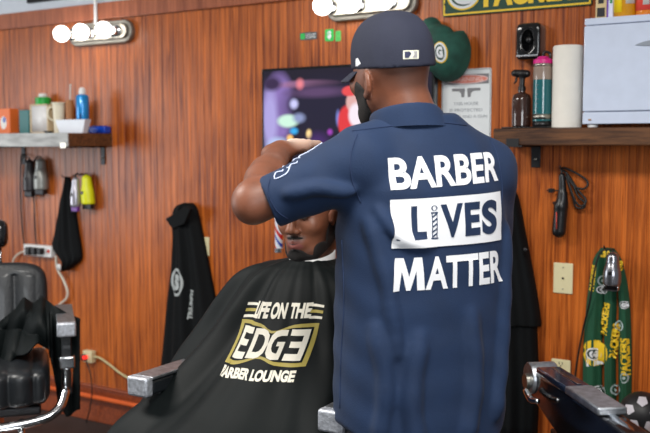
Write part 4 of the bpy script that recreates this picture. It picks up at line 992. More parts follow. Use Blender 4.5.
class Head:
    """a head facing local -y, its centre level with the cheekbones; adds itself to a field"""
    def __init__(s, c, yaw, tilt=0., sc_=1., roll=0.):
        s.c = np.array(c, float); s.k = sc_
        cx, sx = math.cos(tilt), math.sin(tilt); Rx = np.array([[1, 0, 0], [0, cx, -sx], [0, sx, cx]])
        cr, sr = math.cos(roll), math.sin(roll); Ry = np.array([[cr, 0, sr], [0, 1, 0], [-sr, 0, cr]])
        s.R = rotz(yaw) @ Rx @ Ry
    def p(s, x, y, z): return tuple(s.c+s.R @ (np.array((x, y, z))*s.k))
    def add(s, F, face=True):
        k = s.k; E = lambda c, r, kk=.02, op='add', rot=None: F.ell(s.p(*c), tuple(np.array(r)*k), kk*k, op, s.R if rot is None else s.R @ rot)
        C = lambda a, b, ra, rb, kk=.01, op='add': F.cap(s.p(*a), s.p(*b), ra*k, rb*k, kk*k, op)
        E((0, .020, .030), (.076, .094, .088), .01)
        E((0, -.022, -.004), (.069, .070, .085), .03)
        E((0, -.034, -.060), (.052, .050, .050), .03)
        E((0, -.070, -.088), (.026, .020, .022), .03)
        C((.050, .005, -.050), (.030, -.050, -.085), .018, .020, .02); C((-.050, .005, -.050), (-.030, -.050, -.085), .018, .020, .02)
        E((.042, -.066, -.010), (.022, .020, .020), .02); E((-.042, -.066, -.010), (.022, .020, .020), .02)     # cheekbones
        C((.034, -.082, .042), (-.034, -.082, .042), .010, .010, .02)                                            # brow
        E((.032, -.094, .022), (.015, .014, .011), .012, 'sub'); E((-.032, -.094, .022), (.015, .014, .011), .012, 'sub')
        E((.031, -.079, .021), (.0135, .0125, .0125), .003); E((-.031, -.079, .021), (.0135, .0125, .0125), .003)  # lids over the eyeballs
        C((0, -.090, .034), (0, -.110, -.012), .0075, .0125, .010)                                                # nose
        E((0, -.112, -.016), (.0125, .0125, .010), .006); E((.014, -.101, -.020), (.0095, .011, .0085), .004); E((-.014, -.101, -.020), (.0095, .011, .0085), .004)
        E((.0065, -.112, -.028), (.004, .006, .004), .002, 'sub'); E((-.0065, -.112, -.028), (.004, .006, .004), .002, 'sub')
        E((0, -.083, -.052), (.030, .020, .020), .012)                                                            # mouth mound
        C((.022, -.088, -.050), (0, -.101, -.046), .0045, .0062, .003); C((-.022, -.088, -.050), (0, -.101, -.046), .0045, .0062, .003)
        C((.020, -.088, -.055), (0, -.099, -.060), .0050, .0078, .003); C((-.020, -.088, -.055), (0, -.099, -.060), .0050, .0078, .003)
        
        for g in (1, -1):                                                                                        # ears
            A = rotz(g*math.radians(-22))
            E((g*.078, .018, -.012), (.0085, .019, .030), .004, rot=A); E((g*.085, .012, -.010), (.006, .010, .017), .004, 'sub', rot=A)
            E((g*.076, .008, -.038), (.007, .009, .010), .004)
def hand(F, wrist, fwd, nrm, side, curl, L=1., thumb_side=1):
    """palm and five separate fingers; fwd: along the palm, nrm: out of the back of the hand, side: towards the thumb"""
    f = np.array(fwd, float); f /= np.linalg.norm(f); n = np.array(nrm, float); n -= f*np.dot(n, f); n /= np.linalg.norm(n)
    s = np.cross(f, n)*side; w = np.array(wrist, float); P = lambda a, b, c: tuple(w+f*a*L+s*b*L+n*c*L)
    R = np.stack([f, s, n], 1)
    F.cap(P(-.03, 0, 0), P(.01, 0, 0), .026*L, .025*L, .01)
    F.ell(P(.045, 0, 0), (.048*L, .039*L, .017*L), .016, rot=R); F.cap(P(.06, -.028, -.002), P(.075, .026, .001), .0135*L, .0145*L, .01)
    for i, (b, ln, sp) in enumerate(((.029, .9, .10), (.0095, 1., .02), (-.0105, .94, -.06), (-.0295, .76, -.16))):
        cur = np.array(P(.078-abs(b)*.14, b, .002)); d = f+s*sp; d /= np.linalg.norm(d); F.ell(tuple(cur), (.0125*L,)*3, .006)
        for j, (sg, ra, rb) in enumerate(((.042, .0105, .0098), (.027, .0095, .009), (.021, .0088, .0075))):
            a = curl[j]; d2 = d*math.cos(a)-n*math.sin(a); n = n*math.cos(a)+d*math.sin(a) if False else n
            nn = np.cross(np.cross(d, n), d); nn /= np.linalg.norm(nn); d = d*math.cos(a)-nn*math.sin(a)
            e = cur+d*sg*ln*L; F.cap(tuple(cur), tuple(e), ra*L, rb*L, .0015); cur = e
    cur = np.array(P(.012, .024, -.006)); e = np.array(P(.042, .052, -.016)); F.cap(tuple(cur), tuple(e), .016*L, .0125*L, .012)
    e2 = np.array(P(.070, .060, -.028)); F.cap(tuple(e), tuple(e2), .0115*L, .0105*L, .003); F.cap(tuple(e2), P(.092, .056, -.042), .0105*L, .008*L, .002)
def loft_band(pts_a, pts_b, th=.003):
    n = len(pts_a); v = list(pts_a)+list(pts_b); f = [(i, (i+1) % n, n+(i+1) % n, n+i) for i in range(n)]; return v, f
# ---------------------------------------------------------------- the barber
AL = math.radians(25); T = np.array((math.cos(AL), math.sin(AL))); Fb = np.array((-math.sin(AL), math.cos(AL)))
BC = np.array((.226, 2.10))
BQ = np.array((BC[0], BC[1], 0.))
def bp(u, v, z): c = BC+T*u+Fb*v; return (float(c[0]), float(c[1]), float(z))
bw = Q2W(BQ)
barber = root('person', (bw.x, bw.y, 0), 'standing person seen from behind in navy work shirt and cap, arm raised over the client', 'person', None, YAW)
SK = (116, 70, 50)
hc = q(389.5, 72, 2.115)
HD = Head((hc.x, hc.y, hc.z-.012), math.radians(213), .05, 1.0, roll=.09)
Sh = np.array(bp(-.165, -.01, 1.435)); El = np.array(q(254, 201, 2.03)); Wr = np.array(q(280, 152, 2.27))
ShR = np.array(bp(.185, .0, 1.43)); ElR = np.array(bp(.215, .10, 1.16)); WrR = np.array((.13, 2.42, 1.33))
F = Field((-.28, 1.80, .02), (.52, 2.72, 1.82), .004)
HD.add(F)
nk = np.array(HD.p(0, .045, -.03))
F.cap(tuple(nk), bp(-.015, -.01, 1.50), .053, .066, .02)
F.cap(tuple(np.array(HD.p(0, .02, -.04))), bp(0.0, .01, 1.47), .055, .07, .02)
F.col([(z, *(BC+Fb*o), a, b) for z, a, b, o in ((.86, .150, .10, 0), (1.0, .15, .10, 0), (1.2, .155, .10, 0), (1.36, .158, .10, 0), (1.44, .13, .085, 0), (1.52, .07, .06, 0))], T, .03)
F.cap(bp(-.1, 0, 1.45), tuple(Sh), .055, .058, .03); F.cap(bp(.1, 0, 1.46), tuple(ShR), .06, .065, .03)
F.cap(tuple(Sh), tuple(El), .050, .047, .02); F.cap(tuple(El), tuple(El*.5+Wr*.5), .044, .041, .02); F.cap(tuple(El*.6+Wr*.4), tuple(Wr), .042, .028, .03)
F.ell(tuple(El+np.array((-.004, -.006, -.012))), (.036, .038, .036), .02)
F.cap(tuple(ShR), tuple(ElR), .058, .046, .02); F.cap(tuple(ElR), tuple(ElR*.5+WrR*.5), .045, .040, .02); F.cap(tuple(ElR*.5+WrR*.5), tuple(WrR), .042, .028, .02)
for s in (-1, 1):
    F.cap(bp(s*.09, 0, .90), bp(s*.11, .02, .50), .085, .060, .03); F.cap(bp(s*.11, .02, .50), bp(s*.12, -.01, .10), .058, .038, .02)
    F.ell(bp(s*.125, .05, .055), (.045, .12, .035), .02, rot=rotz(AL))
hand(F, Wr, (.60, .74, .22), (-.2, -.25, .92), -1, (.22, .6, .5), 1.05)
hand(F, WrR, (-.75, .62, .05), (.1, -.1, .95), 1, (.3, .7, .5), 1.0)
v, f = F.surf(1)
loc = lambda p: tuple(np.array(p)-BQ)
WrO = np.array(loc(Wr))
SKM = skin('skin_of_barber', SK, [(tuple(np.array(HD.p(0, .10, -.012))-BQ), (.075, .06, .026), (88, 56, 44), .5), (tuple(WrO+np.array((.045, .09, .035))), (.065, .075, .04), (222, 194, 176), .5)])  # second blob paints the gloss highlight on the back of the raised hand
body = mesh('body', v, f, SKM, barber, BQ)
# short hair and beard as raised layers of the same head
def head_layer(H, name, parent, org, lift, add, sub, mm, wob=.0):
    F = Field(tuple(H.c-.15), tuple(H.c+.15), .0028); H.add(F); F.f -= lift
    if wob: F.wave(lambda x, y, z: wob*np.sin(x*420+1)*np.sin(y*390)*np.sin(z*450))
    G = Field(tuple(H.c-.15), tuple(H.c+.15), .0028)
    for c, r in add: G.ell(H.p(*c), tuple(np.array(r)*H.k), .006, rot=H.R)
    for c, r in sub: G.ell(H.p(*c), tuple(np.array(r)*H.k), .004, 'sub', rot=H.R)
    F.f = np.maximum(F.f, G.f); v, f = F.surf(1)
    return mesh(name, v, f, mm, parent, org)
HAIR = mat('short_black_hair', (22, 17, 15), .75, var=.3, vs=120, bump=.6, bs=500)
head_layer(HD, 'beard', barber, BQ, .0035, [((0, -.06, -.090), (.062, .07, .036)), ((.058, -.028, -.045), (.022, .028, .055)), ((-.058, -.028, -.045), (.022, .028, .055))],
           [((0, -.125, -.05), (.03, .03, .014)), ((0, .05, -.03), (.1, .06, .1))], HAIR, .0006)
# cap
cap_r = barber
F = Field(tuple(HD.c-.2), tuple(HD.c+.22), .004)
F.ell(HD.p(0, .017, .034), (.0805, .106, .113), 0, rot=HD.R, ex=2.5)
dn = -(HD.R @ np.array((0, .10, 1.))); pc = HD.p(0, 0, .022); F.plane(pc, dn/np.linalg.norm(dn))
v, f = F.surf(2); capo = mesh('cap', v, f, M['cap'], barber, BQ); CB = bvh_of(v, f)
# peak
pv = []; pf = []; nu, nv_ = 21, 10
for layer in (0, 1):
    for j in range(nv_+1):
        for i in range(nu+1):
            a = math.radians(-74+148*i/nu); e = j/nv_
            x = .078*math.sin(a)*(1-.02*e); y = .012-.098*math.cos(a)-.072*e*math.cos(a*.72)**.8
            z = .034+.0-.016*(x/.09)**2-.022*e-.003*layer
            pv.append(HD.p(x, y, z))
n_ = (nu+1)*(nv_+1)
for j in range(nv_):
    for i in range(nu):
        a = j*(nu+1)+i; pf += [(a, a+1, a+nu+2, a+nu+1), (n_+a, n_+a+nu+1, n_+a+nu+2, n_+a+1)]
for i in range(nu): a = nv_*(nu+1)+i; pf.append((a, a+1, n_+a+1, n_+a)); pf.append((i+1, i, n_+i, n_+i+1))
for j in range(nv_): a = j*(nu+1); b = a+nu; pf.append((a, a+nu+1, n_+a+nu+1, n_+a)); pf.append((b, n_+b, n_+b+nu+1, b+nu+1))
mesh('peak', pv, pf, M['cap'], capo, BQ)
mesh('top_button', *lathe([(.007, 0), (.006, .003), (.001, .005)], tuple(np.array(HD.p(0, .014, .146))-BQ), 14), M['cap'], capo)
view = np.array((0, 1., 0))
def capmark(nm, m2, mm, px, py, U=(1, 0, 0), V=(0, 0, 1), l=.001):
    o = q(px, py, 1.95); wrap(nm, m2, mm, capo, CB, tuple(o), U, (0.05, 1, -.0), l, .006, BQ, V=V)
capmark('league_patch', poly2d([(-.0175, -.0095), (.0175, -.0095), (.0175, .0095), (-.0175, .0095)]), mat('patch_cream', (214, 214, 196), .6), 412, 52.3, (1, 0, .06), (-.0, 0, 1))
capmark('patch_mark', j2(poly2d([(-.014, -.007), (-.005, -.007), (.001, .002), (-.003, .007), (-.014, .007)])), mat('patch_navy', (30, 36, 70), .6), 412, 52.3, (1, 0, .06), (0, 0, 1), .0018)
capmark('patch_mark', j2(poly2d([(.003, -.007), (.014, -.007), (.014, .007), (.006, .007), (.008, 0)])), mat('patch_grey', (150, 150, 150), .6), 412, 52.3, (1, 0, .06), (0, 0, 1), .0018)
capmark('flag_mark', poly2d([(-.006, -.011), (.007, -.002), (.0, .011), (-.005, .010)]), M['print'], 357, 57.5)
sd = []
for s in (-1, 1): pass
# ---- shirt
BSC = 1.0
F = Field((-.26, 1.80, .76), (.56, 2.42, 1.64), .005)
rows = [(.79, .214, .140, .0), (.90, .216, .142, .0), (1.0, .214, .140, 0), (1.1, .212, .138, 0), (1.2, .210, .137, 0), (1.32, .208, .135, 0), (1.40, .202, .128, -.003), (1.46, .180, .112, -.006), (1.505, .145, .094, -.006), (1.54, .105, .080, -.005), (1.57, .078, .070, 0.0)]
F.col([(z, *(BC+Fb*o), a, b) for z, a, b, o in rows], T, 0)
F.cap(bp(-.08, -.0, 1.522), bp(-.16, -.01, 1.476), .052, .070, .03)
F.cap(bp(.075, .0, 1.512), bp(.176, .005, 1.444), .055, .074, .03)
sE = np.array(q(270, 202.5, 2.025)); sS = np.array(bp(-.165, -.01, 1.435)); dS = sE-sS
F.cap(tuple(sS+np.array((0, 0, .026))), tuple(sS+dS*1.15+np.array((0, 0, -.004))), .079, .055, .022, cut=1/1.15)
eR = np.array(bp(.232, .09, 1.21)); sR = np.array(bp(.170, .0, 1.425)); F.cap(tuple(sR), tuple(sR+(eR-sR)*1.1), .077, .072, .03, cut=1/1.1)
# folds
def fold(pts, r, k=.02, op='add'):
    P = crom(pts, 6)
    for a, b in zip(P[:-1], P[1:]): F.cap(tuple(a), tuple(b), r, r, k, op)
bk = lambda u, z, o=0: bp(u, -(np.interp(z, [r_[0] for r_ in rows], [r_[2] for r_ in rows])*(max(0, 1-(abs(u)/np.interp(z, [r_[0] for r_ in rows], [r_[1] for r_ in rows]))**2.3))**(1/2.3)+o), z)
fold([bk(-.165, 1.36, .002), bk(-.12, 1.30, .002), bk(-.06, 1.28, -.003)], .005, .02)
fold([bk(-.18, 1.33, .002), bk(-.15, 1.20, .002), bk(-.13, 1.05, -.002)], .006, .025)
fold([bk(-.17, 1.10, .0), bk(-.155, .98, .002), bk(-.165, .86, .002)], .007, .025)
fold([bk(.18, 1.30, .0), bk(.165, 1.15, .002), bk(.15, 1.0, .001), bk(.13, .88, 0)], .006, .03)
fold([bk(.05, 1.12, -.004), bk(.06, .98, .001), bk(.04, .84, .003)], .006, .03)
fold([bk(-.08, 1.08, -.004), bk(-.10, .95, .001), bk(-.09, .84, .003)], .006, .03)
fold([tuple(sS+dS*.1+np.array((.0, -.07, -.03))), tuple(sS+dS*.45+np.array((0, -.077, .0))), tuple(sS+dS*.8+np.array((0, -.062, .01)))], .003, .025)
F.wave(lambda x, y, z: .0012*np.sin(31*x+17*z+2*np.sin(9*z))*np.cos(23*y+13*z)+.0009*np.sin(70*z+30*x+3*np.sin(14*x)))
# hem: open underneath and curved up at the sides
F.wave(lambda x, y, z: 0*x)
G_ = np.meshgrid(*F.ax, indexing='ij', sparse=True); uu = (G_[0]-BC[0])*T[0]+(G_[1]-BC[1])*T[1]
F.f = np.maximum(F.f, (.812+.045*np.abs(uu/.2)**4*(np.abs(uu) < .3)-G_[2]).astype(np.float32))
v, f = F.surf(2); SB = bvh_of(v, f)
shirt = mesh('shirt', v, f, M['navy'], barber, BQ)
# lettering on the back
def uz(px, py):
    o = Vector((0, 0, CAMZ)); d = q(px, py, 1.)-o; h = SB.ray_cast(o, d.normalized(), 5)
    p = h[0]; return np.array(((p.x-BC[0])*T[0]+(p.y-BC[1])*T[1], p.z))
def bil(cs):
    A, B_, C_, D = cs      # lower left, lower right, upper right, upper left
    return lambda s, t: tuple(A*(1-s)*(1-t)+B_*s*(1-t)+C_*s*t+D*(1-s)*t)
def back(nm, m2, mm, quad, l=.0016):
    cs = [uz(*p) for p in quad]; wrap(nm, m2, mm, shirt, SB, (BC[0], BC[1], 0), (T[0], T[1], 0), (Fb[0], Fb[1], 0), l, .06, BQ, warp=bil(cs))
back('word_barber', text2d('BARBER', 0, 1, 0, 1, .03), M['print'], ((390.5, 190), (498, 180.5), (495, 151), (387.3, 158)))
bq_ = ((390.8, 248.4), (500.5, 239.5), (499.5, 191), (389.5, 199.8))
back('white_panel', poly2d([(0, 0), (1, 0), (1, 1), (0, 1)]), M['print'], bq_, .003)
back('word_lives', j2(text2d('L', .14, .255, .17, .85, .045), text2d('V', .37, .57, .17, .85, .04), text2d('E', .585, .735, .17, .85, .045), text2d('S', .755, .93, .16, .86, .045)), M['navy'], bq_, .0042)
pole = [ring2d(.318, .79, .026, .055, .011, 16), frame2d(.295, .341, .16, .70, .007)]
for i in range(5): z = .19+.1*i; pole.append(poly2d([(.302, z), (.334, z+.06), (.334, z+.10), (.302, z+.04)]))
pole += [poly2d([(.288, .16), (.348, .16), (.348, .19), (.288, .19)]), poly2d([(.288, .68), (.348, .68), (.348, .71), (.288, .71)])]
back('barber_pole_print', j2(*pole), mat('pole_navy', (40, 56, 84), .7), bq_, .0042)
back('word_matter', j2(poly2d([(0, 0), (.028, 1), (.088, 1), (.128, .42), (.165, 1), (.225, 1), (.25, 0), (.192, 0), (.180, .60), (.142, 0), (.112, 0), (.075, .60), (.060, 0)]), text2d('ATTER', .255, 1, 0, 1, .03)), M['print'], ((392.8, 292), (502.5, 281), (500.5, 249), (391, 258.5)))
# seams and collar
def seam(nm, pxs, r=.0014, lift=.0006, mm=None):
    P = []
    o = Vector((0, 0, CAMZ))
    for a, b in crom(pxs, 8):
        d = (q(a, b, 1.)-o).normalized(); h = SB.ray_cast(o, d, 5)
        if h[0] is not None: P.append(tuple(np.array(h[0])+np.array(h[1])*lift))
    if len(P) > 2: mesh(nm, *tube(P, r, 6, 1, smooth=False), mm or M['navyseam'], shirt, BQ)
seam('yoke_seam', [(352, 131), (385, 127), (430, 122), (478, 127)], .0016)
seam('armhole_seam', [(357, 134), (351, 155), (352, 180), (361, 203)], .0015)
seam('armhole_seam', [(487, 133), (497, 155), (502, 185), (500, 215)], .0015)
seam('cuff_seam', [(270, 179), (268, 192), (276, 210), (288, 219)], .0012)
seam('side_seam', [(342, 240), (344, 300), (341, 360), (340, 408)], .0014)
cp = np.array(bp(0, -.006, 0)); ring = []
def cring(rx, ry, z0, tiltz, ox=0., oy=0.):
    return [bp(rx*math.cos(a)+ox, ry*math.sin(a)+oy, z0+tiltz*math.sin(a)) for a in np.linspace(0, 2*math.pi, 49)[:-1]]
hx_ = np.array(HD.p(0, .04, -.09)); uo = float((hx_[0]-BC[0])*T[0]+(hx_[1]-BC[1])*T[1]); vo = float((hx_[0]-BC[0])*Fb[0]+(hx_[1]-BC[1])*Fb[1])
rings = [cring(.100, .090, 1.535, -.010, uo*.6, vo*.3), cring(.086, .080, 1.568, -.018, uo*.9, vo*.6), cring(.078, .074, 1.578, -.020, uo, vo*.7), cring(.072, .070, 1.574, -.020, uo, vo*.7), cring(.072, .070, 1.54, -.015, uo*.8, vo*.4)]
cv = sum(rings, []); N_ = 48; cf = [(k*N_+i, k*N_+(i+1) % N_, (k+1)*N_+(i+1) % N_, (k+1)*N_+i) for k in range(4) for i in range(N_)]
mesh('collar', cv, cf, M['navy'], shirt, BQ, sub=1)
def snap(a, b):
    d = (q(a, b, 1.)-Vector((0, 0, CAMZ))).normalized(); h = SB.ray_cast(Vector((0, 0, CAMZ)), d, 5)
    if h[0] is None: h = SB.find_nearest(q(a, b, 2.03))
    return np.array(h[0])+np.array(h[1])*.001
# bright rim light on the raised sleeve's upper edge, shaped as a thin pale line
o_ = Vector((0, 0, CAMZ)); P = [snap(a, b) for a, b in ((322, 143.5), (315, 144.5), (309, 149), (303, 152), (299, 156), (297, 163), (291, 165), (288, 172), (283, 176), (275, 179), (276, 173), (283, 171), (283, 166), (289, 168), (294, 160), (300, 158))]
mesh('sleeve_lit_edge', *tube([tuple(p) for p in P], .0016, 6, 4), mat('pale_lit_edge', (196, 206, 232), .5), shirt, BQ)
# ---- trousers and shoes
F = Field((-.1, 1.80, .03), (.55, 2.42, .98), .007); TR = mat('dark_trousers', (22, 24, 30), .8, var=.15, bump=.2)
F.col([(z, *BC, a, b) for z, a, b in ((.78, .185, .115), (.86, .19, .12), (.94, .17, .115))], T, 0)
for s in (-1, 1): F.cap(bp(s*.09, 0, .80), bp(s*.11, .02, .50), .098, .078, .03); F.cap(bp(s*.11, .02, .50), bp(s*.12, -.01, .09), .078, .062, .03)
F.plane((0, 0, .07), (0, 0, -1)); v, f = F.surf(2); mesh('trousers', v, f, TR, barber, BQ)
for s in (-1, 1):
    F = Field(tuple(np.array(bp(s*.125, .05, .05))-.18), tuple(np.array(bp(s*.125, .05, .05))+.18), .005)
    F.ell(bp(s*.125, .06, .045), (.05, .14, .042), .0, rot=rotz(AL)); F.cap(bp(s*.12, 0, .05), bp(s*.12, -.01, .10), .05, .048, .02); F.plane((0, 0, .002), (0, 0, -1))
    v, f = F.surf(2); mesh('shoe', v, f, M['black'], barber, BQ)
# ---------------------------------------------------------------- the client
CQ = np.array((-.11, 2.415, 0.)); cw = Q2W(CQ)
client = root('person', (cw.x, cw.y, 0), 'seated client with a short beard, wrapped in a black cape with a gold logo', 'person', None, YAW)
d_ = np.array((math.sin(PSI_C), -math.cos(PSI_C))); L_ = np.array((math.cos(PSI_C), math.sin(PSI_C)))   # facing, and the client's left
hq = q(311, 221, 2.55)
CH = Head((hq.x, hq.y, hq.z+.008), math.radians(-30), .10, 1.02, roll=-.03)
cpt = lambda l, f_, z: (float(CQ[0]+L_[0]*l+d_[0]*f_), float(CQ[1]+L_[1]*l+d_[1]*f_), float(z))
F = Field((-.62, 1.75, .10), (.36, 2.95, 1.46), .0042)
CH.add(F)
chest = cpt(0, -.10, 1.06); hip = cpt(0, -.02, .72)
F.cap(CH.p(0, .04, -.04), cpt(0, -.125, 1.10), .058, .066, .025)
F.cap(cpt(0, -.10, 1.0), hip, .12, .13, .05); F.cap(cpt(-.13, -.11, 1.03), cpt(.13, -.11, 1.03), .075, .075, .05)
for s in (-1, 1):
    sh = cpt(s*.15, -.10, 1.03); el = cpt(s*.165, -.07, .84); wr = cpt(s*.10, .02, .80)
    F.cap(sh, el, .055, .045, .03); F.cap(el, wr, .042, .028, .02)
    hand(F, np.array(wr), (d_[0], d_[1], -.25), (0, 0, 1), s, (.2, .35, .3), .95)
    kn = cpt(s*.13, .38, .66); F.cap(cpt(s*.10, 0, .72), kn, .085, .06, .03); F.cap(kn, cpt(s*.13, .46, .37), .058, .04, .02)
    F.ell(cpt(s*.13, .52, .335), (.04, .11, .03), .02, rot=rotz(PSI_C))
v, f = F.surf(1)
FS = (140, 88, 64)
CO = lambda x, y, z: tuple(np.array(CH.p(x, y, z))-CQ)
CSK = skin('skin_of_client', FS, [(CO(0, -.096, -.060), (.026, .026, .011), (150, 88, 80), .15), (CO(0, -.094, -.047), (.026, .026, .007), (120, 68, 58), .3),
                                  (CO(.031, -.088, .018), (.018, .018, .010), (92, 54, 40), .4), (CO(-.031, -.088, .018), (.018, .018, .010), (92, 54, 40), .4), (CO(0, -.07, -.100), (.060, .05, .032), (52, 32, 25), .45), (CO(.062, -.02, -.055), (.026, .04, .058), (52, 32, 25), .5), (CO(-.062, -.02, -.055), (.026, .04, .058), (52, 32, 25), .5), (CO(0, -.1, -.037), (.030, .03, .0075), (50, 30, 24), .5), (CO(0, -.096, -.060), (.022, .026, .009), (150, 88, 80), .15)])
mesh('body', v, f, CSK, client, CQ)
head_layer(CH, 'beard', client, CQ, .0026, [((0, -.07, -.104), (.050, .05, .026)), ((.050, -.040, -.082), (.022, .034, .030)), ((-.050, -.040, -.082), (.022, .034, .030)), ((.067, -.014, -.045), (.019, .020, .045)), ((-.067, -.014, -.045), (.019, .020, .045)), ((0, -.095, -.088), (.030, .04, .020)), ((.014, -.1, -.0385), (.014, .03, .0028)), ((-.014, -.1, -.0385), (.014, .03, .0028))],
           [((0, -.11, -.054), (.021, .03, .013))], HAIR, .0005)
head_layer(CH, 'hair', client, CQ, .006, [((0, .04, .065), (.10, .11, .075)), ((.07, .0, .01), (.02, .014, .04)), ((-.07, .0, .01), (.02, .014, .04))], [((0, -.10, .03), (.07, .06, .045)), ((.085, .018, .0), (.02, .022, .03)), ((-.085, .018, .0), (.02, .022, .03))], HAIR, .001)
for s in (-1, 1):
    mesh('eyebrow', *tube([CO(s*.014, -.0985, .040), CO(s*.030, -.0955, .0455), CO(s*.048, -.081, .040)], [.002, .0034, .0018], 8, flat=1.), HAIR, client)
    mesh('eyelashes', *tube([CO(s*.0185, -.0885, .0175), CO(s*.031, -.0925, .0145), CO(s*.0435, -.0855, .017)], [.0008, .0013, .0008], 6), HAIR, client)
    mesh('eye', *lathe([(max(1e-4, .0116*math.sin(a)), .0116*math.cos(a)) for a in np.linspace(0, math.pi, 12)], CO(s*.031, -.0797, .0195), 16), mat('eye_white', (120, 104, 92), .3), client)
mesh('mouth_line', *tube([CO(-.0215, -.0925, -.0535), CO(-.011, -.1015, -.0525), CO(0, -.1065, -.0535), CO(.011, -.1015, -.0525), CO(.0215, -.0925, -.0535)], [.0008, .0013, .0008], 6), mat('lip_shadow_skin', (60, 34, 30), .6), client)
# trousers and shoes on the footrest
F = Field((-.70, 1.7, .20), (.30, 2.75, .86), .008)
F.cap(cpt(-.06, -.03, .72), cpt(.06, -.03, .72), .125, .125, .02)
for s in (-1, 1): F.cap(cpt(s*.10, 0, .72), cpt(s*.13, .38, .66), .098, .078, .03); F.cap(cpt(s*.13, .38, .66), cpt(s*.13, .46, .40), .076, .06, .03)
v, f = F.surf(2); mesh('trousers', v, f, TR, client, CQ)
for s in (-1, 1):
    c_ = np.array(cpt(s*.13, .52, .34)); F = Field(tuple(c_-.17), tuple(c_+.17), .006); F.ell(tuple(c_), (.048, .13, .042), 0, rot=rotz(PSI_C)); F.cap(cpt(s*.13, .46, .34), cpt(s*.13, .455, .40), .048, .046, .02); F.plane((0, 0, .3115), (0, 0, -1))
    v, f = F.surf(2); mesh('shoe', v, f, M['black'], client, CQ)
# ---- cape: a cone of cloth hung from the neck over shoulders, chair arms and lap
NC = np.array(cpt(0, -.143, 0))[:2]
# z, forward shift of the centre, right, left, front, back
CR_ = [(1.188, .00, .062, .062, .064, .064), (1.180, .00, .068, .066, .069, .068), (1.170, .00, .115, .090, .080, .080), (1.155, .0, .185, .15, .098, .095), (1.125, .0, .235, .21, .125, .115), (1.06, .0, .280, .248, .165, .14), (.98, .0, .325, .268, .215, .16), (.90, .02, .365, .278, .275, .16),
       (.82, .04, .40, .285, .36, .17), (.74, .05, .46, .29, .48, .18), (.62, .06, .50, .27, .58, .19), (.50, .06, .52, .28, .62, .20)]
zz = [r_[0] for r_ in CR_][::-1]
def cape_pt(a, t):
    """a: angle from the client's left towards the front; t: 0 at the neck, 1 at the hem"""
    ti = t*(len(CR_)-1); i = min(int(ti), len(CR_)-2); fr = ti-i
    P = [np.array(CR_[max(0, min(len(CR_)-1, i+k))]) for k in (-1, 0, 1, 2)]
    r_ = .5*((2*P[1])+(-P[0]+P[2])*fr+(2*P[0]-5*P[1]+4*P[2]-P[3])*fr*fr+(-P[0]+3*P[1]-3*P[2]+P[3])*fr**3)
    ca, sa = math.cos(a), math.sin(a); rx = r_[3] if ca > 0 else r_[2]; ry = r_[4] if sa > 0 else r_[5]
    ex = 2.0+.25*t; rad = 1/((abs(ca)/rx)**ex+(abs(sa)/ry)**ex)**(1/ex)
    A = max(0, t-.18)**1.1
    g = .5*math.sin(9*a+2.6*math.sin(2*a+.5)+1.)+.32*math.sin(17*a+1.9*math.sin(3*a)+4*t)+.22*math.sin(5*a+2)
    front = math.exp(-((a-1.62)/.62)**2)                 # the logo lies on a smooth part of the chest
    rad += A*(.062*(1-.88*front))*g+A*(1-front)*.022*(1-2*abs(math.sin(6.5*a+1.3*math.sin(3*a)+.8*t)))+.004*t*math.sin(29*a+7*t)*(1-front*.6)
    # a deep fold from the right shoulder down
    dd = a-(2.72+.2*t); rad += .028*min(1, t*1.6)*math.exp(-(dd/.11)**2)-.026*min(1, t*1.6)*math.exp(-((dd-.22)/.13)**2)
    dd = a-(2.36-.02*t); rad += .020*min(1, t*1.4)*math.exp(-(dd/.09)**2)-.016*min(1, t*1.4)*math.exp(-((dd+.17)/.1)**2)
    dd = a-(.78+.1*t); rad += .018*min(1, t*1.4)*math.exp(-(dd/.09)**2)-.012*min(1, t*1.4)*math.exp(-((dd-.18)/.1)**2)
    x = rad*ca; y = rad*sa+r_[1]; p = NC+L_*x+d_*y
    return (p[0], p[1], r_[0]+.012*A*g)
NA, NT = 220, 90; v = []; f = []
for j in range(NT+1):
    for i in range(NA): v.append(cape_pt(2*math.pi*i/NA, (j/NT)))
for j in range(NT):
    for i in range(NA): a = j*NA+i; b = j*NA+(i+1) % NA; f.append((a, a+NA, b+NA, b))
cape = mesh('cape', v, f, M['cape'], client, CQ, solid=.003)
KB = bvh_of(v, f)
col_ = []
for r0, z0 in ((.066, 1.165), (.066, 1.198), (.063, 1.199), (.063, 1.165)):
    col_ += [tuple(np.append(NC+L_*r0*math.cos(a)+d_*(r0*1.05*math.sin(a)+.0), z0-.016*math.sin(a))) for a in np.linspace(0, 2*math.pi, 41)[:-1]]
mesh('neck_strip', col_, [(k*40+i, k*40+(i+1) % 40, (k+1)*40+(i+1) % 40, (k+1)*40+i) for k in range(3) for i in range(40)], mat('paper_strip', (226, 226, 226), .7), client, CQ)
def cuz(px, py):
    o = Vector((0, 0, CAMZ)); h = KB.ray_cast(o, (q(px, py, 1.)-o).normalized(), 5); p = h[0]
    return np.array(((p.x-NC[0])*L_[0]+(p.y-NC[1])*L_[1], p.z))
def front_(nm, m2, mm, quad, l=.003, warp2=None):
    cs = [cuz(*p) for p in quad]; b_ = bil(cs); wf = b_ if warp2 is None else (lambda s, t: b_(*warp2(s, t)))
    wrap(nm, m2, mm, cape, KB, (NC[0], NC[1], 0), (L_[0], L_[1], 0), (-d_[0], -d_[1], 0), l, .04, CQ, warp=wf)
BX = ((225.5, 361.8), (306.2, 366.0), (320, 323), (243, 318.8))
def gold_w(s, t): return s, t
wv = [(0, 0)]+[(.0, 0)]*0
top = [(s, 1-.20*math.exp(-((s-.52)/.17)**2)+.07*math.sin(2*math.pi*s*1.)*0) for s in np.linspace(1, 0, 17)]
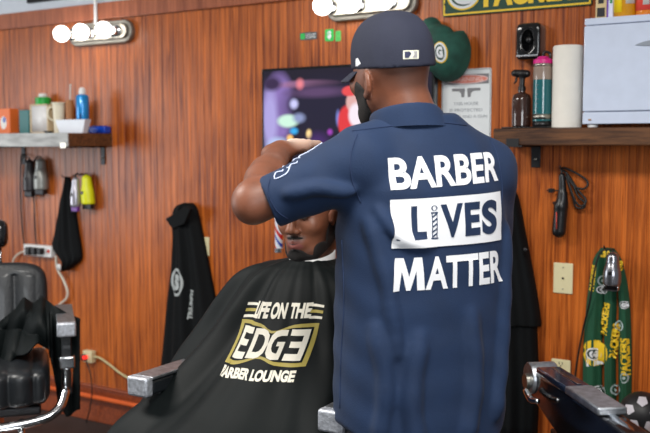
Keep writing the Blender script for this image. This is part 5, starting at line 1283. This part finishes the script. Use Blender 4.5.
bot = [(s, .17*math.exp(-((s-.47)/.17)**2)) for s in np.linspace(0, 1, 17)]
front_('gold_border', poly2d(bot+top), M['gold'], BX)
inner = [(.045+.91*s, .09+.82*t) for s, t in [(a, b) for a, b in bot+top]]
front_('dark_field', poly2d(inner), M['cape'], BX, .0036)
def blk(x0, x1, y0, y1): return poly2d([(x0, y0), (x1, y0), (x1, y1), (x0, y1)])
E_ = j2(blk(.075, .125, .14, .86), blk(.125, .26, .14, .29), blk(.125, .24, .43, .57), blk(.125, .26, .71, .86))
n_a = [(.30+.0, .17), (.30, .83)]
D_o = [(.285, .16), (.285, .84), (.40, .84), (.455, .80), (.495, .70), (.51, .5), (.495, .30), (.455, .20), (.40, .16)]; D_i = [(.335, .30), (.335, .70), (.39, .70), (.43, .67), (.452, .60), (.46, .5), (.452, .40), (.43, .33), (.39, .30)]
D_ = (D_o+D_i, [(i, (i+1) % 9, 9+(i+1) % 9, 9+i) for i in range(9)])
G_o = [(.70, .84), (.62, .84), (.565, .80), (.525, .70), (.51, .5), (.525, .30), (.565, .20), (.62, .16), (.70, .16)]; G_i = [(.70, .70), (.64, .70), (.60, .67), (.575, .60), (.565, .5), (.575, .40), (.60, .33), (.64, .30), (.70, .30)]
G_2 = (G_o+G_i, [(i, i+1, 9+i+1, 9+i) for i in range(8)])
G3 = j2(G_2, blk(.655, .70, .30, .50), blk(.62, .70, .46, .56))
X3 = j2(blk(.885, .935, .14, .86), blk(.74, .885, .14, .29), blk(.765, .885, .43, .57), blk(.74, .885, .71, .86))
for nm_, g_ in (('letter_e', E_), ('letter_d', D_), ('letter_g', G3), ('letter_e', X3)): front_(nm_, g_, M['ivory'], BX, .0044)
TP = ((256.8-3, 318.5), (311, 318.5), (314.5, 302), (260, 300.5))
arc = lambda s, t: (s, t*(1-.0)+.16*math.sin(math.pi*s)*0-.18*math.sin(math.pi*s)*(1-t))
front_('upper_words', text2d('LIFE ON THE', 0, 1, 0.05, 1, .05), M['ivory'], TP, .003)
stp = lambda x0, x1: j2(poly2d([(x0, .0), (x1, .0), (x1, .18), (x0, .18)]), poly2d([(x0+.0, .82), (x1, .82), (x1, 1.), (x0, 1.)]))
SL = ((244, 317), (256, 317.5), (259, 302.5), (249, 302)); SR = ((309.5, 318.5), (322.5, 319), (325, 305), (313, 303.5))
for Q_ in (SL, SR):
    for t0 in (0, .82): front_('ivory_stripe', poly2d([(0, t0), (1, t0), (1, t0+.18), (0, t0+.18)]), M['ivory'], Q_, .003)
    front_('gold_stripe', poly2d([(0, .40), (1, .40), (1, .6), (0, .6)]), M['gold'], Q_, .003)
front_('lower_words', text2d('BARBER LOUNGE', 0, 1, 0, 1, .05), M['ivory'], ((220.5, 375), (294, 382), (297.5, 370), (225.5, 364)), .003, lambda s, t: (s, t-.25*math.sin(math.pi*s)*(0)))
# ---------------------------------------------------------------- cape thrown over the left chair
tu, tt = zip(*[(-25, 330), (0, 322), (16, 309), (24, 297.5), (33, 304), (42, 297), (54, 306), (68, 314), (80, 319)])
bu, bt = zip(*[(-25, 374), (0, 370), (20, 356), (38, 345), (48, 346), (54, 372), (58, 404), (66, 415), (80, 411)])
NU, NV = 120, 70; v = []; f = []
def sheet(u, t, w=0.):
    y0 = np.interp(u, tu, tt); y1 = np.interp(u, bu, bt)
    k = min(1, max(0, (u-46)/8)); k = k*k*(3-2*k)
    ridge = lambda a: 1-2*abs(math.sin(a))
    g = .030*ridge(.055*u-3.2*t+.5)*(1-k)+.016*ridge(.12*u+2.3*t+1.3+math.sin(.06*u))+.012*ridge(.19*u*(.4+.6*k)-1.2*t)
    if t < 0: e = -t; y0 = y0+e*10; d = (3.62+.25*e)*(1-k)+(3.50+.2*e)*k
    else: d = (3.62-.20*t**.8)*(1-k)+(3.50-.03*t)*k
    return tuple(q(u, y0+(y1-y0)*max(0, t)+2.*math.sin(.3*u)*max(0, t), d+g*min(1, .35+max(0, t)*3)))
for j in range(NV+1):
    for i in range(NU+1): v.append(sheet(-25+105*i/NU, -.35+1.35*j/NV))
for j in range(NV):
    for i in range(NU): a = j*(NU+1)+i; f.append((a, a+NU+1, a+NU+2, a+1))
O_ = np.array(q(30, 345, 3.4)); O_[2] = .68; ow_ = Q2W(O_)
r = root('barber_cape', (ow_.x, ow_.y, .68), 'crumpled black cape thrown over the arm and seat of the left chair', 'cape', None, YAW)
mesh('fabric', v, f, M['cape'], r, O_, solid=.006)
